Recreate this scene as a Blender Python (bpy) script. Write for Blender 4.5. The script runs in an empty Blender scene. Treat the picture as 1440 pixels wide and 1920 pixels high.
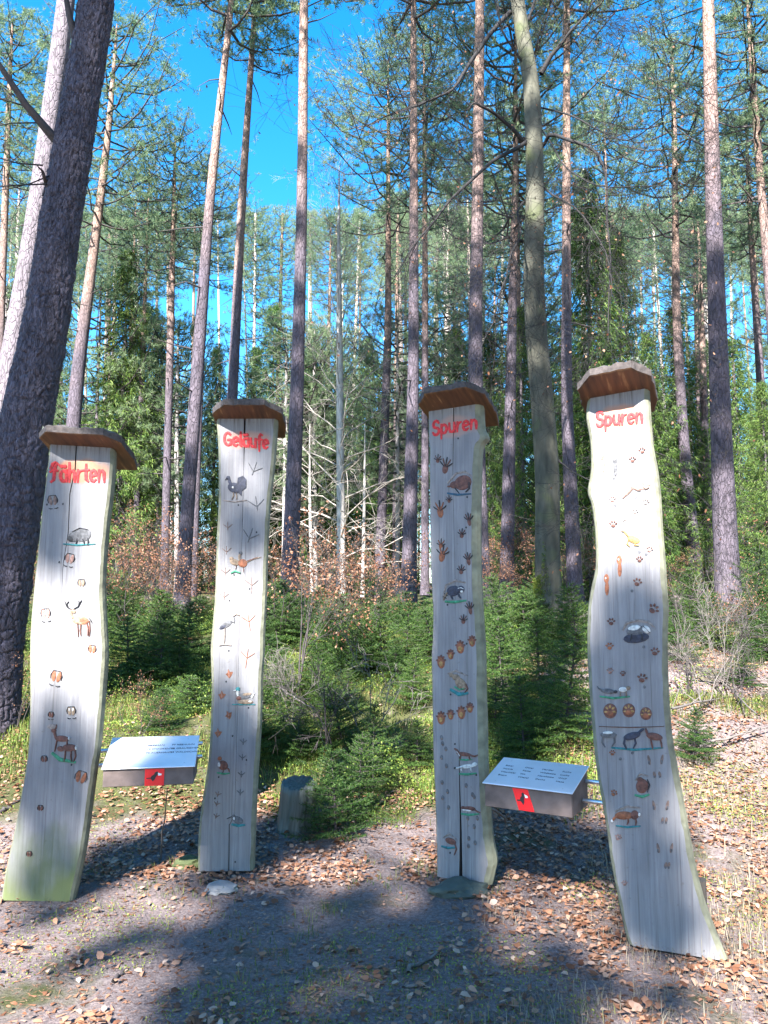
import bpy, math, random
import numpy as np
from mathutils import Vector
R = math.radians
rng = np.random.default_rng(7)
random.seed(7)
S = bpy.context.scene
COL = S.collection

# ------------------------------------------------------------------ camera, sky, sun, exposure
CAMH, PITCH, F = 1.55, R(7.0), 1440.0
cd = bpy.data.cameras.new('camera'); cam = bpy.data.objects.new('camera', cd); COL.objects.link(cam)
cam.location = (0, 0, CAMH); cam.rotation_euler = (R(90) + PITCH, 0, 0)
cd.sensor_fit = 'VERTICAL'; cd.sensor_height = 36; cd.lens = 27; cd.clip_end = 2000; cd.clip_start = .05
S.camera = cam
SUN_EL, SUN_AZ = R(39), R(20)        # light travels towards +Y and a little to +X
W = bpy.data.worlds.new('World'); S.world = W; W.use_nodes = True
nt = W.node_tree; bg = nt.nodes['Background']
sky = nt.nodes.new('ShaderNodeTexSky'); sky.sky_type = 'NISHITA'; sky.sun_disc = False
sky.sun_elevation = SUN_EL; sky.sun_rotation = math.pi + SUN_AZ
sky.altitude = 300; sky.air_density = 1.0; sky.dust_density = .3; sky.ozone_density = 2.0
hs = nt.nodes.new('ShaderNodeHueSaturation'); hs.inputs['Saturation'].default_value = 1.42
hs.inputs['Hue'].default_value = .496
nt.links.new(sky.outputs[0], hs.inputs['Color']); nt.links.new(hs.outputs[0], bg.inputs[0])
bg.inputs[1].default_value = .095
sd = bpy.data.lights.new('sun', 'SUN'); sun = bpy.data.objects.new('sun', sd); COL.objects.link(sun)
sd.energy = 5.0; sd.angle = R(.53); sd.color = (1, .965, .93)
LD = Vector((math.sin(SUN_AZ) * math.cos(SUN_EL), math.cos(SUN_AZ) * math.cos(SUN_EL), -math.sin(SUN_EL)))
sun.rotation_euler = LD.to_track_quat('-Z', 'Y').to_euler(); sun.location = (-8, -20, 25)
S.view_settings.view_transform = 'Standard'; S.view_settings.look = 'None'
S.view_settings.gamma = 1; S.view_settings.use_curve_mapping = False
S.view_settings.exposure = 2.6
S.render.engine = 'CYCLES'
S.cycles.max_bounces = 6

# ------------------------------------------------------------------ helpers
CP, SP = math.cos(PITCH), math.sin(PITCH)
def ray(px, py):
    a = (px - 720) / F; b = (960 - py) / F
    return np.array([a, CP - b * SP, SP + b * CP])
def P(px, py, Y):
    d = ray(px, py); t = Y / d[1]
    return np.array([d[0] * t, Y, CAMH + d[2] * t])
def pxw(w, p):      # width in metres of w pixels at point p
    zc = p[1] * CP + (p[2] - CAMH) * SP
    return w * zc / F

def vnoise(x, y, seed=0):
    x = np.asarray(x, float); y = np.asarray(y, float)
    xi = np.floor(x).astype(np.int64); yi = np.floor(y).astype(np.int64)
    fx = x - xi; fy = y - yi; fx = fx * fx * (3 - 2 * fx); fy = fy * fy * (3 - 2 * fy)
    def h(a, b):
        v = np.sin(a * 127.1 + b * 311.7 + seed * 74.7) * 43758.5453
        return v - np.floor(v)
    return (h(xi, yi) * (1 - fx) + h(xi + 1, yi) * fx) * (1 - fy) + (h(xi, yi + 1) * (1 - fx) + h(xi + 1, yi + 1) * fx) * fy
def G(x, y):
    x = np.asarray(x, float); y = np.asarray(y, float)
    z = np.interp(y, [-300, -20, 4.9, 6, 8, 11, 14, 20, 50, 150, 600], [0, 0, 0, .2, .56, 1.02, 1.28, 1.6, 2.8, 6, 12])
    m = np.clip((y - 4.7) / 2, 0, 1)
    z = z + m * (.45 * (vnoise(x * 1.0, y * 1.0, 3) - .5) + .26 * (vnoise(x * 2.1, y * 2.1, 4) - .5) * np.clip((13 - y) / 3, 0, 1))
    z = z + .05 * (vnoise(x * 1.3, y * 1.3, 5) - .5) * np.clip(1 + y * 0, 0, 1) + .02 * (vnoise(x * 5, y * 5, 6) - .5)
    return z

def mesh(name, V, Fc, mats=(), mi=None, smooth=False):
    me = bpy.data.meshes.new(name)
    V = np.asarray(V, np.float32)
    if isinstance(Fc, np.ndarray):
        n, k = Fc.shape
        me.vertices.add(len(V)); me.vertices.foreach_set('co', V.ravel())
        me.loops.add(n * k); me.loops.foreach_set('vertex_index', Fc.astype(np.int32).ravel())
        me.polygons.add(n); me.polygons.foreach_set('loop_start', np.arange(n, dtype=np.int32) * k)
        me.polygons.foreach_set('loop_total', np.full(n, k, np.int32))
        me.update(calc_edges=True)
    else:
        me.from_pydata(V.tolist(), [], Fc); me.update()
    for m in mats: me.materials.append(m)
    if mi is not None: me.polygons.foreach_set('material_index', np.asarray(mi, np.int32))
    if smooth: me.polygons.foreach_set('use_smooth', np.ones(len(me.polygons), bool))
    return me
def link(name, me, parent=None, label=None, cat=None, group=None, kind=None, loc=None):
    o = bpy.data.objects.new(name, me); COL.objects.link(o)
    if parent is not None: o.parent = parent
    if label: o['label'] = label
    if cat: o['category'] = cat
    if group: o['group'] = group
    if kind: o['kind'] = kind
    if loc is not None: o.location = loc
    return o
class MB:
    def __init__(s): s.v = []; s.f = []; s.m = []; s.n = 0
    def add(s, V, Fc, mi=0):
        s.v.append(np.asarray(V, float)); s.f += [tuple(int(i) + s.n for i in f) for f in Fc]
        s.m += [mi] * len(Fc); s.n += len(V)
    def mesh(s, name, mats, smooth=False):
        return mesh(name, np.vstack(s.v), s.f, mats, s.m, smooth)
    def box(s, c, h, mi=0, rot=0):
        V = np.array([(x, y, z) for x in (-1, 1) for y in (-1, 1) for z in (-1, 1)], float) * np.array(h)
        V += np.array(c)
        s.add(V, [(0, 1, 3, 2), (4, 6, 7, 5), (0, 4, 5, 1), (2, 3, 7, 6), (0, 2, 6, 4), (1, 5, 7, 3)], mi)
class TB:           # many tubes in one mesh
    def __init__(s): s.v = []; s.f = []; s.n = 0
    def tube(s, pts, rad, k=4):
        pts = np.asarray(pts, float); n = len(pts)
        t = np.gradient(pts, axis=0); t /= np.linalg.norm(t, axis=1)[:, None] + 1e-9
        ref = np.array([0, 1, 0.]) if abs(t[0][2]) > .7 else np.array([0, 0, 1.])
        u = np.cross(t, ref); u /= np.linalg.norm(u, axis=1)[:, None] + 1e-9
        w = np.cross(t, u)
        a = np.arange(k) * 2 * math.pi / k
        ring = (np.cos(a)[None, :, None] * u[:, None, :] + np.sin(a)[None, :, None] * w[:, None, :]) * np.asarray(rad, float)[:, None, None]
        V = (pts[:, None, :] + ring).reshape(-1, 3)
        i = np.arange(n - 1)[:, None] * k; j = np.arange(k)[None, :]; j2 = (j + 1) % k
        Q = np.stack([i + j, i + j2, i + k + j2, i + k + j], -1).reshape(-1, 4) + s.n
        s.v.append(V); s.f.append(Q); s.n += len(V)
    def mesh(s, name, mats, smooth=True):
        return mesh(name, np.vstack(s.v), np.vstack(s.f), mats, None, smooth)
def unit(v):
    v = np.asarray(v, float); return v / (np.linalg.norm(v, axis=-1, keepdims=True) + 1e-9)
def needles(c, d, L, w, r):
    """one thin triangle per row: base at c, pointing along d"""
    n = len(c); p = unit(np.cross(d, r.normal(size=(n, 3))))
    V = np.empty((n, 3, 3)); V[:, 0] = c - p * w[:, None] / 2; V[:, 1] = c + p * w[:, None] / 2; V[:, 2] = c + d * L[:, None]
    return V.reshape(-1, 3)
def tri_faces(n): return np.arange(n * 3).reshape(-1, 3)

# ------------------------------------------------------------------ materials
def newmat(name):
    m = bpy.data.materials.new(name); m.use_nodes = True
    return m, m.node_tree.nodes, m.node_tree.links, m.node_tree.nodes['Principled BSDF']
def simple(name, c, rough=.7, metal=0, noise=0, nscale=30, bump=0, spec=.5):
    m, N, L, b = newmat(name)
    b.inputs['Base Color'].default_value = (*c, 1); b.inputs['Roughness'].default_value = rough
    b.inputs['Metallic'].default_value = metal; b.inputs['Specular IOR Level'].default_value = spec
    if noise or bump:
        tc = N.new('ShaderNodeTexCoord'); nz = N.new('ShaderNodeTexNoise'); nz.inputs['Scale'].default_value = nscale; nz.inputs['Detail'].default_value = 5
        L.new(tc.outputs['Object'], nz.inputs['Vector'])
        if noise:
            r = N.new('ShaderNodeValToRGB'); e = r.color_ramp.elements
            e[0].position = .3; e[1].position = .7
            e[0].color = (*[x * (1 - noise) for x in c], 1); e[1].color = (*[min(1, x * (1 + noise)) for x in c], 1)
            L.new(nz.outputs['Fac'], r.inputs[0]); L.new(r.outputs[0], b.inputs['Base Color'])
        if bump:
            bp = N.new('ShaderNodeBump'); bp.inputs['Strength'].default_value = bump; bp.inputs['Distance'].default_value = .01
            L.new(nz.outputs['Fac'], bp.inputs['Height']); L.new(bp.outputs[0], b.inputs['Normal'])
    return m
def leafmat(name, cols, trans=.35, rough=.6):
    """foliage: colour differs from leaf to leaf, light passes through"""
    m, N, L, b = newmat(name)
    g = N.new('ShaderNodeNewGeometry'); r = N.new('ShaderNodeValToRGB'); e = r.color_ramp.elements
    while len(e) < len(cols): e.new(.5)
    for i, c in enumerate(cols):
        e[i].position = i / (len(cols) - 1); e[i].color = (*c, 1)
    oi = N.new('ShaderNodeObjectInfo'); ad = N.new('ShaderNodeMath'); ad.operation = 'ADD'
    sc = N.new('ShaderNodeMath'); sc.operation = 'MULTIPLY_ADD'; sc.inputs[1].default_value = .3; sc.inputs[2].default_value = -.15
    L.new(oi.outputs['Random'], sc.inputs[0]); L.new(g.outputs['Random Per Island'], ad.inputs[0]); L.new(sc.outputs[0], ad.inputs[1])
    L.new(ad.outputs[0], r.inputs[0]); L.new(r.outputs[0], b.inputs['Base Color'])
    b.inputs['Roughness'].default_value = rough; b.inputs['Specular IOR Level'].default_value = .3
    tr = N.new('ShaderNodeBsdfTranslucent'); mx = N.new('ShaderNodeMixShader'); mx.inputs[0].default_value = trans
    L.new(r.outputs[0], tr.inputs[0]); L.new(b.outputs[0], mx.inputs[1]); L.new(tr.outputs[0], mx.inputs[2])
    L.new(mx.outputs[0], N['Material Output'].inputs[0])
    return m
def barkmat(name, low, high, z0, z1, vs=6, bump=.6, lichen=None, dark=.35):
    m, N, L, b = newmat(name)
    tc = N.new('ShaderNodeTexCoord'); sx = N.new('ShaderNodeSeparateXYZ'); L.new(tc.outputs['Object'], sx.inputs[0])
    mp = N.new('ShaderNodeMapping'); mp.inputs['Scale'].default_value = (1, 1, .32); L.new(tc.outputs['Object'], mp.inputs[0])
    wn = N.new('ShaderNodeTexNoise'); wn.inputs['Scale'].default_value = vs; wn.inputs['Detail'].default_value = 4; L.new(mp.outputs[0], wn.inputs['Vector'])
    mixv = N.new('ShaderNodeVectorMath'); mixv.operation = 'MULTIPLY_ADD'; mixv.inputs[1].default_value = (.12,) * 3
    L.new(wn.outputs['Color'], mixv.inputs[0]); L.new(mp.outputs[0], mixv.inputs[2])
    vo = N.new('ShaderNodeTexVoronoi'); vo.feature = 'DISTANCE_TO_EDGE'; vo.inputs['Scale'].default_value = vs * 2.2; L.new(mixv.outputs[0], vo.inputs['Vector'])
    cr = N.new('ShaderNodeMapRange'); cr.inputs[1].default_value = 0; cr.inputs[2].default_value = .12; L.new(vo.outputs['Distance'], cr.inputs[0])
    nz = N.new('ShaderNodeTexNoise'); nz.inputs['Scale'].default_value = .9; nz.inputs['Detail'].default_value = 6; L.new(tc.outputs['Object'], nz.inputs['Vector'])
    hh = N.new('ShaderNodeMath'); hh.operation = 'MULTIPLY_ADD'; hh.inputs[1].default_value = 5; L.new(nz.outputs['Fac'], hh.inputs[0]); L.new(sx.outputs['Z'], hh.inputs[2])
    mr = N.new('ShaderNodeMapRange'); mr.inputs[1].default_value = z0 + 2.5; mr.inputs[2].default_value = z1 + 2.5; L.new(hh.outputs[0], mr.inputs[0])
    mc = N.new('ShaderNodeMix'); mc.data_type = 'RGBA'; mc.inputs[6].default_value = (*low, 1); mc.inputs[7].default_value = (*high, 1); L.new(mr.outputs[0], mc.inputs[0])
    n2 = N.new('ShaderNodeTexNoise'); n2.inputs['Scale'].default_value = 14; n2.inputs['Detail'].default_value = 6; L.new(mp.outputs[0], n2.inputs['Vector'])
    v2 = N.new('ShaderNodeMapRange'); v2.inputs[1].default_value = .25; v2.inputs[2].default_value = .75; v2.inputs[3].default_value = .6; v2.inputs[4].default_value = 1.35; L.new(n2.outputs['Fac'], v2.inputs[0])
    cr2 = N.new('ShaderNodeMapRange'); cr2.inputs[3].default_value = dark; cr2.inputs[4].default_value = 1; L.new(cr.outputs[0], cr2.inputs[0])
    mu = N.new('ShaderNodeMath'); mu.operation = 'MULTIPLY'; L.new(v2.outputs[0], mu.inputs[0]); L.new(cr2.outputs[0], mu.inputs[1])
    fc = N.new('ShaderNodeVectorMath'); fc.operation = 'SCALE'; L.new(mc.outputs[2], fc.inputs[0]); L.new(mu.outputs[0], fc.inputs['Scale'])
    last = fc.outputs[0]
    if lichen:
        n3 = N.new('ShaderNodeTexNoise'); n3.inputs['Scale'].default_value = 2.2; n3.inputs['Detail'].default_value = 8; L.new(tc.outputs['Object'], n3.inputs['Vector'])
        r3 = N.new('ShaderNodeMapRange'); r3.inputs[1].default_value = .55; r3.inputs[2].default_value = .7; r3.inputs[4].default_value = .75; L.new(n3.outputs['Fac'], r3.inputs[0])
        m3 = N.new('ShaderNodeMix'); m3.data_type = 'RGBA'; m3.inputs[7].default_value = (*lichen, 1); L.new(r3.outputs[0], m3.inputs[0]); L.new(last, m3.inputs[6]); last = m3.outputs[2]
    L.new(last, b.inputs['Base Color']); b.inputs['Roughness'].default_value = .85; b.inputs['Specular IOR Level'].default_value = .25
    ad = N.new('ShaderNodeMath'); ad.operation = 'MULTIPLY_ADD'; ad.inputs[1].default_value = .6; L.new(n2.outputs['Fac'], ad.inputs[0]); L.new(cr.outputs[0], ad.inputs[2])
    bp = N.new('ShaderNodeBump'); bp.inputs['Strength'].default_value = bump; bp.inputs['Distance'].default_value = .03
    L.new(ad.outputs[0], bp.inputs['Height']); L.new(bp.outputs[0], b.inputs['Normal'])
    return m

M = {}
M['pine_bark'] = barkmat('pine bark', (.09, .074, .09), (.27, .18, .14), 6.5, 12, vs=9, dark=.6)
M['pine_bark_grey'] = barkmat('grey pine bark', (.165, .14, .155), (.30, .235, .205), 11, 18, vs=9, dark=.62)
M['pine_bark_sunlit'] = barkmat('pale pine bark painted sunlit', (.40, .36, .35), (.45, .38, .33), 9, 16, vs=9, dark=.7)  # sunlight on the far trunks is put into this lighter bark colour
M['big_bark'] = barkmat('old pine bark', (.082, .07, .088), (.11, .09, .095), 8, 14, vs=16, bump=.7, dark=.8)
M['beech_bark'] = barkmat('beech bark', (.075, .072, .055), (.10, .097, .072), 3, 10, vs=1.2, bump=.12, lichen=(.08, .095, .04), dark=.9)
M['pale_bark'] = barkmat('pale bark', (.42, .39, .36), (.42, .39, .36), 3, 10, vs=1.5, bump=.15, dark=.8)
M['twig'] = simple('twig bark', (.045, .036, .035), .85, noise=.3)
M['dark_twig'] = simple('dark twig bark', (.012, .010, .010), .85, noise=.3)
M['grey_twig'] = simple('grey twig', (.11, .095, .085), .85, noise=.3)
M['pale_twig'] = simple('pale twig', (.27, .24, .21), .85, noise=.3)
M['pine_leaf'] = leafmat('pine needles', [(.075, .14, .075), (.16, .235, .115), (.29, .35, .19)], .5)
M['spruce_leaf'] = leafmat('spruce needles', [(.025, .07, .015), (.075, .135, .025), (.16, .22, .05)], .35)
M['young_leaf'] = leafmat('young spruce needles', [(.015, .05, .01), (.04, .09, .018), (.10, .16, .03)], .3)
M['grass'] = leafmat('grass', [(.03, .08, .012), (.085, .14, .022), (.17, .20, .04), (.20, .165, .07)], .35)
M['dry_grass'] = leafmat('dry grass', [(.14, .11, .07), (.23, .19, .13), (.32, .28, .2)], .3)
M['bilberry'] = leafmat('bilberry leaves', [(.03, .075, .012), (.09, .15, .02), (.19, .23, .04)], .3)
M['moss_leaf'] = leafmat('moss', [(.06, .12, .015), (.15, .20, .03), (.24, .26, .05)], .2)
M['brown_leaf'] = leafmat('dead beech leaves', [(.13, .05, .025), (.22, .10, .055), (.31, .18, .11)], .35)
M['litter'] = leafmat('fallen leaves', [(.10, .04, .02), (.21, .095, .05), (.29, .145, .085), (.33, .19, .125), (.42, .31, .24)], .15)

def ground_mat():
    m, N, L, b = newmat('forest soil')
    tc = N.new('ShaderNodeTexCoord')
    def nz(s, d=8, r=.6):
        n = N.new('ShaderNodeTexNoise'); n.inputs['Scale'].default_value = s; n.inputs['Detail'].default_value = d; n.inputs['Roughness'].default_value = r
        L.new(tc.outputs['Object'], n.inputs['Vector']); return n
    a = nz(55, 10, .75); r = N.new('ShaderNodeValToRGB'); e = r.color_ramp.elements
    e[0].position = .3; e[0].color = (.07, .055, .055, 1); e[1].position = .72; e[1].color = (.31, .255, .235, 1)
    k = e.new(.5); k.color = (.165, .13, .125, 1)
    L.new(a.outputs['Fac'], r.inputs[0])
    bn = nz(1.1, 9, .65); mr = N.new('ShaderNodeMapRange'); mr.inputs[1].default_value = .55; mr.inputs[2].default_value = .66
    sy = N.new('ShaderNodeSeparateXYZ'); L.new(tc.outputs['Object'], sy.inputs[0]); my = N.new('ShaderNodeMapRange'); my.inputs[1].default_value = 5.3; my.inputs[2].default_value = 6.2; my.inputs[4].default_value = .22; L.new(sy.outputs['Y'], my.inputs[0])
    ay = N.new('ShaderNodeMath'); ay.operation = 'ADD'; L.new(bn.outputs['Fac'], ay.inputs[0]); mxx = N.new('ShaderNodeMapRange'); mxx.inputs[1].default_value = 2.1; mxx.inputs[2].default_value = 1.4; L.new(sy.outputs['X'], mxx.inputs[0])
    mxy = N.new('ShaderNodeMath'); mxy.operation = 'MULTIPLY'; L.new(mxx.outputs[0], mxy.inputs[0]); L.new(my.outputs[0], mxy.inputs[1]); L.new(mxy.outputs[0], ay.inputs[1]); L.new(ay.outputs[0], mr.inputs[0])
    a2 = nz(80, 6, .8); r2 = N.new('ShaderNodeValToRGB'); e = r2.color_ramp.elements
    e[0].position = .3; e[0].color = (.03, .05, .015, 1); e[1].position = .7; e[1].color = (.085, .10, .03, 1); k = e.new(.5); k.color = (.06, .06, .025, 1); L.new(a2.outputs['Fac'], r2.inputs[0])
    mx = N.new('ShaderNodeMix'); mx.data_type = 'RGBA'; L.new(mr.outputs[0], mx.inputs[0]); L.new(r.outputs[0], mx.inputs[6]); L.new(r2.outputs[0], mx.inputs[7])
    # grit and pale needles
    vo = N.new('ShaderNodeTexVoronoi'); vo.inputs['Scale'].default_value = 120; L.new(tc.outputs['Object'], vo.inputs['Vector'])
    g = N.new('ShaderNodeMapRange'); g.inputs[1].default_value = .18; g.inputs[2].default_value = .05; g.inputs[4].default_value = .5; L.new(vo.outputs['Distance'], g.inputs[0])
    m2 = N.new('ShaderNodeMix'); m2.data_type = 'RGBA'; m2.inputs[7].default_value = (.28, .24, .21, 1); L.new(g.outputs[0], m2.inputs[0]); L.new(mx.outputs[2], m2.inputs[6])
    L.new(m2.outputs[2], b.inputs['Base Color']); b.inputs['Roughness'].default_value = .95; b.inputs['Specular IOR Level'].default_value = .15
    bp = N.new('ShaderNodeBump'); bp.inputs['Strength'].default_value = .9; bp.inputs['Distance'].default_value = .02
    L.new(a.outputs['Fac'], bp.inputs['Height']); L.new(bp.outputs[0], b.inputs['Normal'])
    return m
M['ground'] = ground_mat()

# ------------------------------------------------------------------ ground sheet
xs = np.concatenate([-np.geomspace(9, 500, 40)[::-1], np.linspace(-8.9, 8.9, 240), np.geomspace(9, 500, 40)])
ys = np.concatenate([-np.geomspace(3, 400, 30)[::-1], np.linspace(-2.9, 15, 260), np.geomspace(15.2, 600, 60)])
XX, YY = np.meshgrid(xs, ys); ZZ = G(XX, YY)
nx, ny = len(xs), len(ys)
i = np.arange(ny - 1)[:, None] * nx; j = np.arange(nx - 1)[None, :]
gf = np.stack([i + j, i + j + 1, i + nx + j + 1, i + nx + j], -1).reshape(-1, 4)
ground = link('ground', mesh('ground', np.stack([XX, YY, ZZ], -1).reshape(-1, 3), gf, [M['ground']], None, True), kind='structure')

# ------------------------------------------------------------------ foliage prototypes
def pine_crown(seed, H=8., RR=2.6, nb=62, sparse=1.):
    r = np.random.default_rng(seed); tb = TB(); C = []; D = []
    ph = r.uniform(0, 6)
    for b in range(nb):
        t = (b + r.uniform(0, 1)) / nb; z = H * (.02 + .93 * t ** .9)
        L = RR * (.35 + .75 * math.sin(math.pi * min(1, .22 + .72 * t)) ** .8) * r.uniform(.55, 1.15)
        if t > .85: L *= .6
        az = b * 2.4 + ph + r.uniform(-.5, .5); up = r.uniform(.05, .45) + .5 * t
        n = 5; s = np.linspace(0, 1, n)
        d = np.array([math.cos(az), math.sin(az)])
        pts = np.stack([d[0] * L * s, d[1] * L * s, z + L * up * s ** 1.6 - .12 * L * np.sin(s * 3) + 0 * s], -1)
        pts[1:, :2] += r.normal(0, .07 * L, (n - 1, 2)) * s[1:, None]
        tb.tube(pts, .035 * (1 - .8 * s) + .006, 3)
        m = int((5 + 9 * L / RR) * sparse)
        for q in range(m):
            u = r.uniform(.42, 1.0); c = np.array([np.interp(u, s, pts[:, k]) for k in range(3)])
            off = r.normal(0, 1, 3) * np.array([.36, .36, .16]) * (.55 + .5 * L / RR); off[2] = abs(off[2]) * .8
            e = c + off
            if r.random() < .5: tb.tube([c, (c + e) / 2 + r.normal(0, .04, 3), e], [.012, .009, .004], 3)
            k = 4
            for w in range(k):
                C.append(e + r.normal(0, 1, 3) * np.array([.13, .13, .06])); D.append(unit(np.array([d[0] * .5, d[1] * .5, .55]) + r.normal(0, .4, 3)))
    C = np.array(C); D = np.array(D); m = 13
    c = np.repeat(C, m, 0); dd = np.repeat(D, m, 0); n = len(c)
    dirs = unit(dd * .55 + r.normal(0, .75, (n, 3)))
    V = needles(c + dirs * .02, dirs, r.uniform(.10, .2, n), r.uniform(.012, .026, n), r)
    return mesh('pine_foliage', V, tri_faces(n), [M['pine_leaf']]), tb.mesh('pine_branches', [M['twig']])
def spruce_crown(seed, H=16., RR=2.5, droop=.55):
    r = np.random.default_rng(seed); tb = TB(); Cs = []; Ds = []
    z = .04 * H; b = 0
    while z < H * .985:
        t = z / H; Lm = RR * (1 - t) ** .75 + .15
        for q in range(6):
            az = b * 2.4 + q * 1.05 + r.uniform(-.35, .35); L = Lm * r.uniform(.6, 1.12); s = np.linspace(0, 1, 5)
            dr = droop * L * (1 - .9 * t)
            zz = z + .25 * L * t - dr * np.sin(s * 1.9) + .25 * L * s ** 3
            pts = np.stack([math.cos(az) * L * s, math.sin(az) * L * s, zz], -1)
            tb.tube(pts, .03 * (1 - .8 * s) * (1 - .6 * t) + .004, 3)
            m = max(4, int(11 * L / RR) + 2)
            u = r.uniform(.2, 1, m); c = np.stack([np.interp(u, s, pts[:, k]) for k in range(3)], -1)
            side = np.array([-math.sin(az), math.cos(az), 0])
            c = c + side * (r.normal(0, .2, m) * (.5 + u))[:, None] * (.4 + .6 * L / RR)
            Cs.append(c); Ds.append(np.tile([math.cos(az), math.sin(az), 0], (m, 1)))
        z += .27 + .06 * r.random(); b += 1
    C = np.vstack(Cs); D = np.vstack(Ds); m = 13
    c = np.repeat(C, m, 0); d0 = np.repeat(D, m, 0); n = len(c); hang = r.uniform(0, .34, n)
    c = c + r.normal(0, .07, (n, 3)); c[:, 2] -= hang
    dirs = unit(d0 * .45 + np.array([0, 0, -.75]) + r.normal(0, .45, (n, 3)))
    V = needles(c, dirs, r.uniform(.14, .3, n), r.uniform(.024, .048, n), r)
    return mesh('spruce_foliage', V, tri_faces(n), [M['spruce_leaf']]), tb.mesh('spruce_branches', [M['twig']])
def young_spruce(seed, H=1.2):
    r = np.random.default_rng(seed); tb = TB(); c_ = []; d_ = []
    tb.tube([(0, 0, -.1), (.01, 0, H * .5), (0, .01, H)], [.016 * H, .010 * H, .003], 5)
    def spray(a, b_):
        n = max(8, int(np.linalg.norm(b_ - a) / .0048)); u = r.uniform(0, 1, n)
        c_.append(a + (b_ - a) * u[:, None]); d_.append(np.tile(unit(b_ - a), (n, 1)))
    z = .05 * H; k = 0
    while z < H * .97:
        t = z / H; Lm = .46 * H * (1 - t) ** .8 + .04
        for q in range(7):
            az = k * 1.9 + q * .898 + r.uniform(-.3, .3); L = Lm * r.uniform(.45, 1.25)
            a = np.array([0, 0, z + r.normal(0, .02 * H)]); tip = a + np.array([math.cos(az) * L, math.sin(az) * L, L * (.12 + .45 * t)])
            mid = (a + tip) / 2 - np.array([0, 0, .06 * L])
            tb.tube([a, mid, tip], [.005 * H, .004 * H, .0015], 3); spray(a * .5 + mid * .5, mid); spray(mid, tip)
            side = np.array([-math.sin(az), math.cos(az), 0]); out = unit(tip - a)
            for u in np.arange(.22, .97, .055 / max(L, .1)):
                p = a * (1 - u) + tip * u - np.array([0, 0, .06 * L * math.sin(u * 3)])
                for sg in (-1, 1):
                    e = p + (side * sg * .8 + out * .7) * L * .42 * (1.1 - u) * r.uniform(.7, 1.1) + np.array([0, 0, -.02 * L]); spray(p, e)
        z += .06 * H / 1.1 + .015; k += 1
    spray(np.array([0, 0, H * .85]), np.array([0, 0, H]))
    c = np.vstack(c_); d0 = np.vstack(d_); n = len(c)
    dirs = unit(d0 * .6 + r.normal(0, .6, (n, 3)) + np.array([0, 0, .15]))
    V = needles(c, dirs, r.uniform(.02, .038, n), r.uniform(.005, .008, n), r)
    return mesh('young_spruce_foliage', V, tri_faces(n), [M['young_leaf']]), tb.mesh('young_spruce_stem', [M['twig']])
def leaf_verts(c, ax, nrm, L, Wd, curl):
    """rows of leaves: 6 vertices and 4 triangles each, folded on the midrib"""
    n = len(c); s = unit(np.cross(ax, nrm)); V = np.empty((n, 6, 3))
    L = L[:, None]; Wd = Wd[:, None]; curl = curl[:, None]
    V[:, 0] = c; V[:, 1] = c + ax * L * .35 + s * Wd * .5 + nrm * curl * L; V[:, 2] = c + ax * L * .35 - s * Wd * .5 + nrm * curl * L
    V[:, 3] = c + ax * L * .75 + s * Wd * .38 + nrm * curl * L * 1.2; V[:, 4] = c + ax * L * .75 - s * Wd * .38 + nrm * curl * L * .9; V[:, 5] = c + ax * L + nrm * curl * L * .4
    return V.reshape(-1, 3)
LF = np.array([(0, 1, 2), (1, 3, 2), (2, 3, 4), (3, 5, 4)])
def leaf_faces(n): return (LF[None] + 6 * np.arange(n)[:, None, None]).reshape(-1, 3)
def grow(tb, p, d, L, rad, depth, r, tips, bend=.35, split=(2, 4), k=4, grav=0., fine=.0):
    n = 5; pts = [np.array(p, float)]; dd = unit(d)
    for q in range(n - 1):
        dd = unit(dd + r.normal(0, bend * .5, 3) + np.array([0, 0, grav])); pts.append(pts[-1] + dd * L / (n - 1))
    pts = np.array(pts); tb.tube(pts, np.linspace(rad, max(rad * .35, .0018), n), k)
    if depth <= 0: tips.append((pts[-1], dd)); tips.append((pts[-2], dd)); return
    for q in range(r.integers(*split) + 1):
        u = r.uniform(.25, 1.0); i0 = min(int(u * (n - 1)), n - 2); f = u * (n - 1) - i0
        c = pts[i0] * (1 - f) + pts[i0 + 1] * f
        nd = unit(unit(pts[i0 + 1] - pts[i0]) + r.normal(0, .62, 3)); rr = rad * (1 - .65 * u) * .55
        grow(tb, c, nd, L * r.uniform(.45, .75), max(rr, .002), depth - 1, r, tips, bend, split, 3, grav, fine)
    tips.append((pts[-1], dd))
def sapling(seed, H=1.5, leafy=1.0, leafmat_='brown_leaf', lsize=.042, twig='twig'):
    r = np.random.default_rng(seed); tb = TB(); tips = []
    for q in range(3 if leafy > .4 else 2):
        grow(tb, (0, 0, -.05), (r.normal(0, .25), r.normal(0, .25), 1), H * r.uniform(.7, 1), .009 * H, 3, r, tips, .25, (2, 5), 4, .05)
    T = np.array([t[0] for t in tips]); m = 2
    n = int(len(T) * m * leafy)
    idx = r.integers(0, len(T), n); c = T[idx] + r.normal(0, .03, (n, 3))
    ax = unit(r.normal(0, 1, (n, 3)) + np.array([0, 0, -.5])); nr = unit(r.normal(0, 1, (n, 3)))
    V = leaf_verts(c, ax, nr, r.uniform(.7, 1.25, n) * lsize, r.uniform(.5, .65, n) * lsize, r.uniform(-.1, .25, n))
    return mesh('sapling_leaves', V, leaf_faces(n), [M[leafmat_]]), tb.mesh('sapling_stems', [M[twig]])

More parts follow.
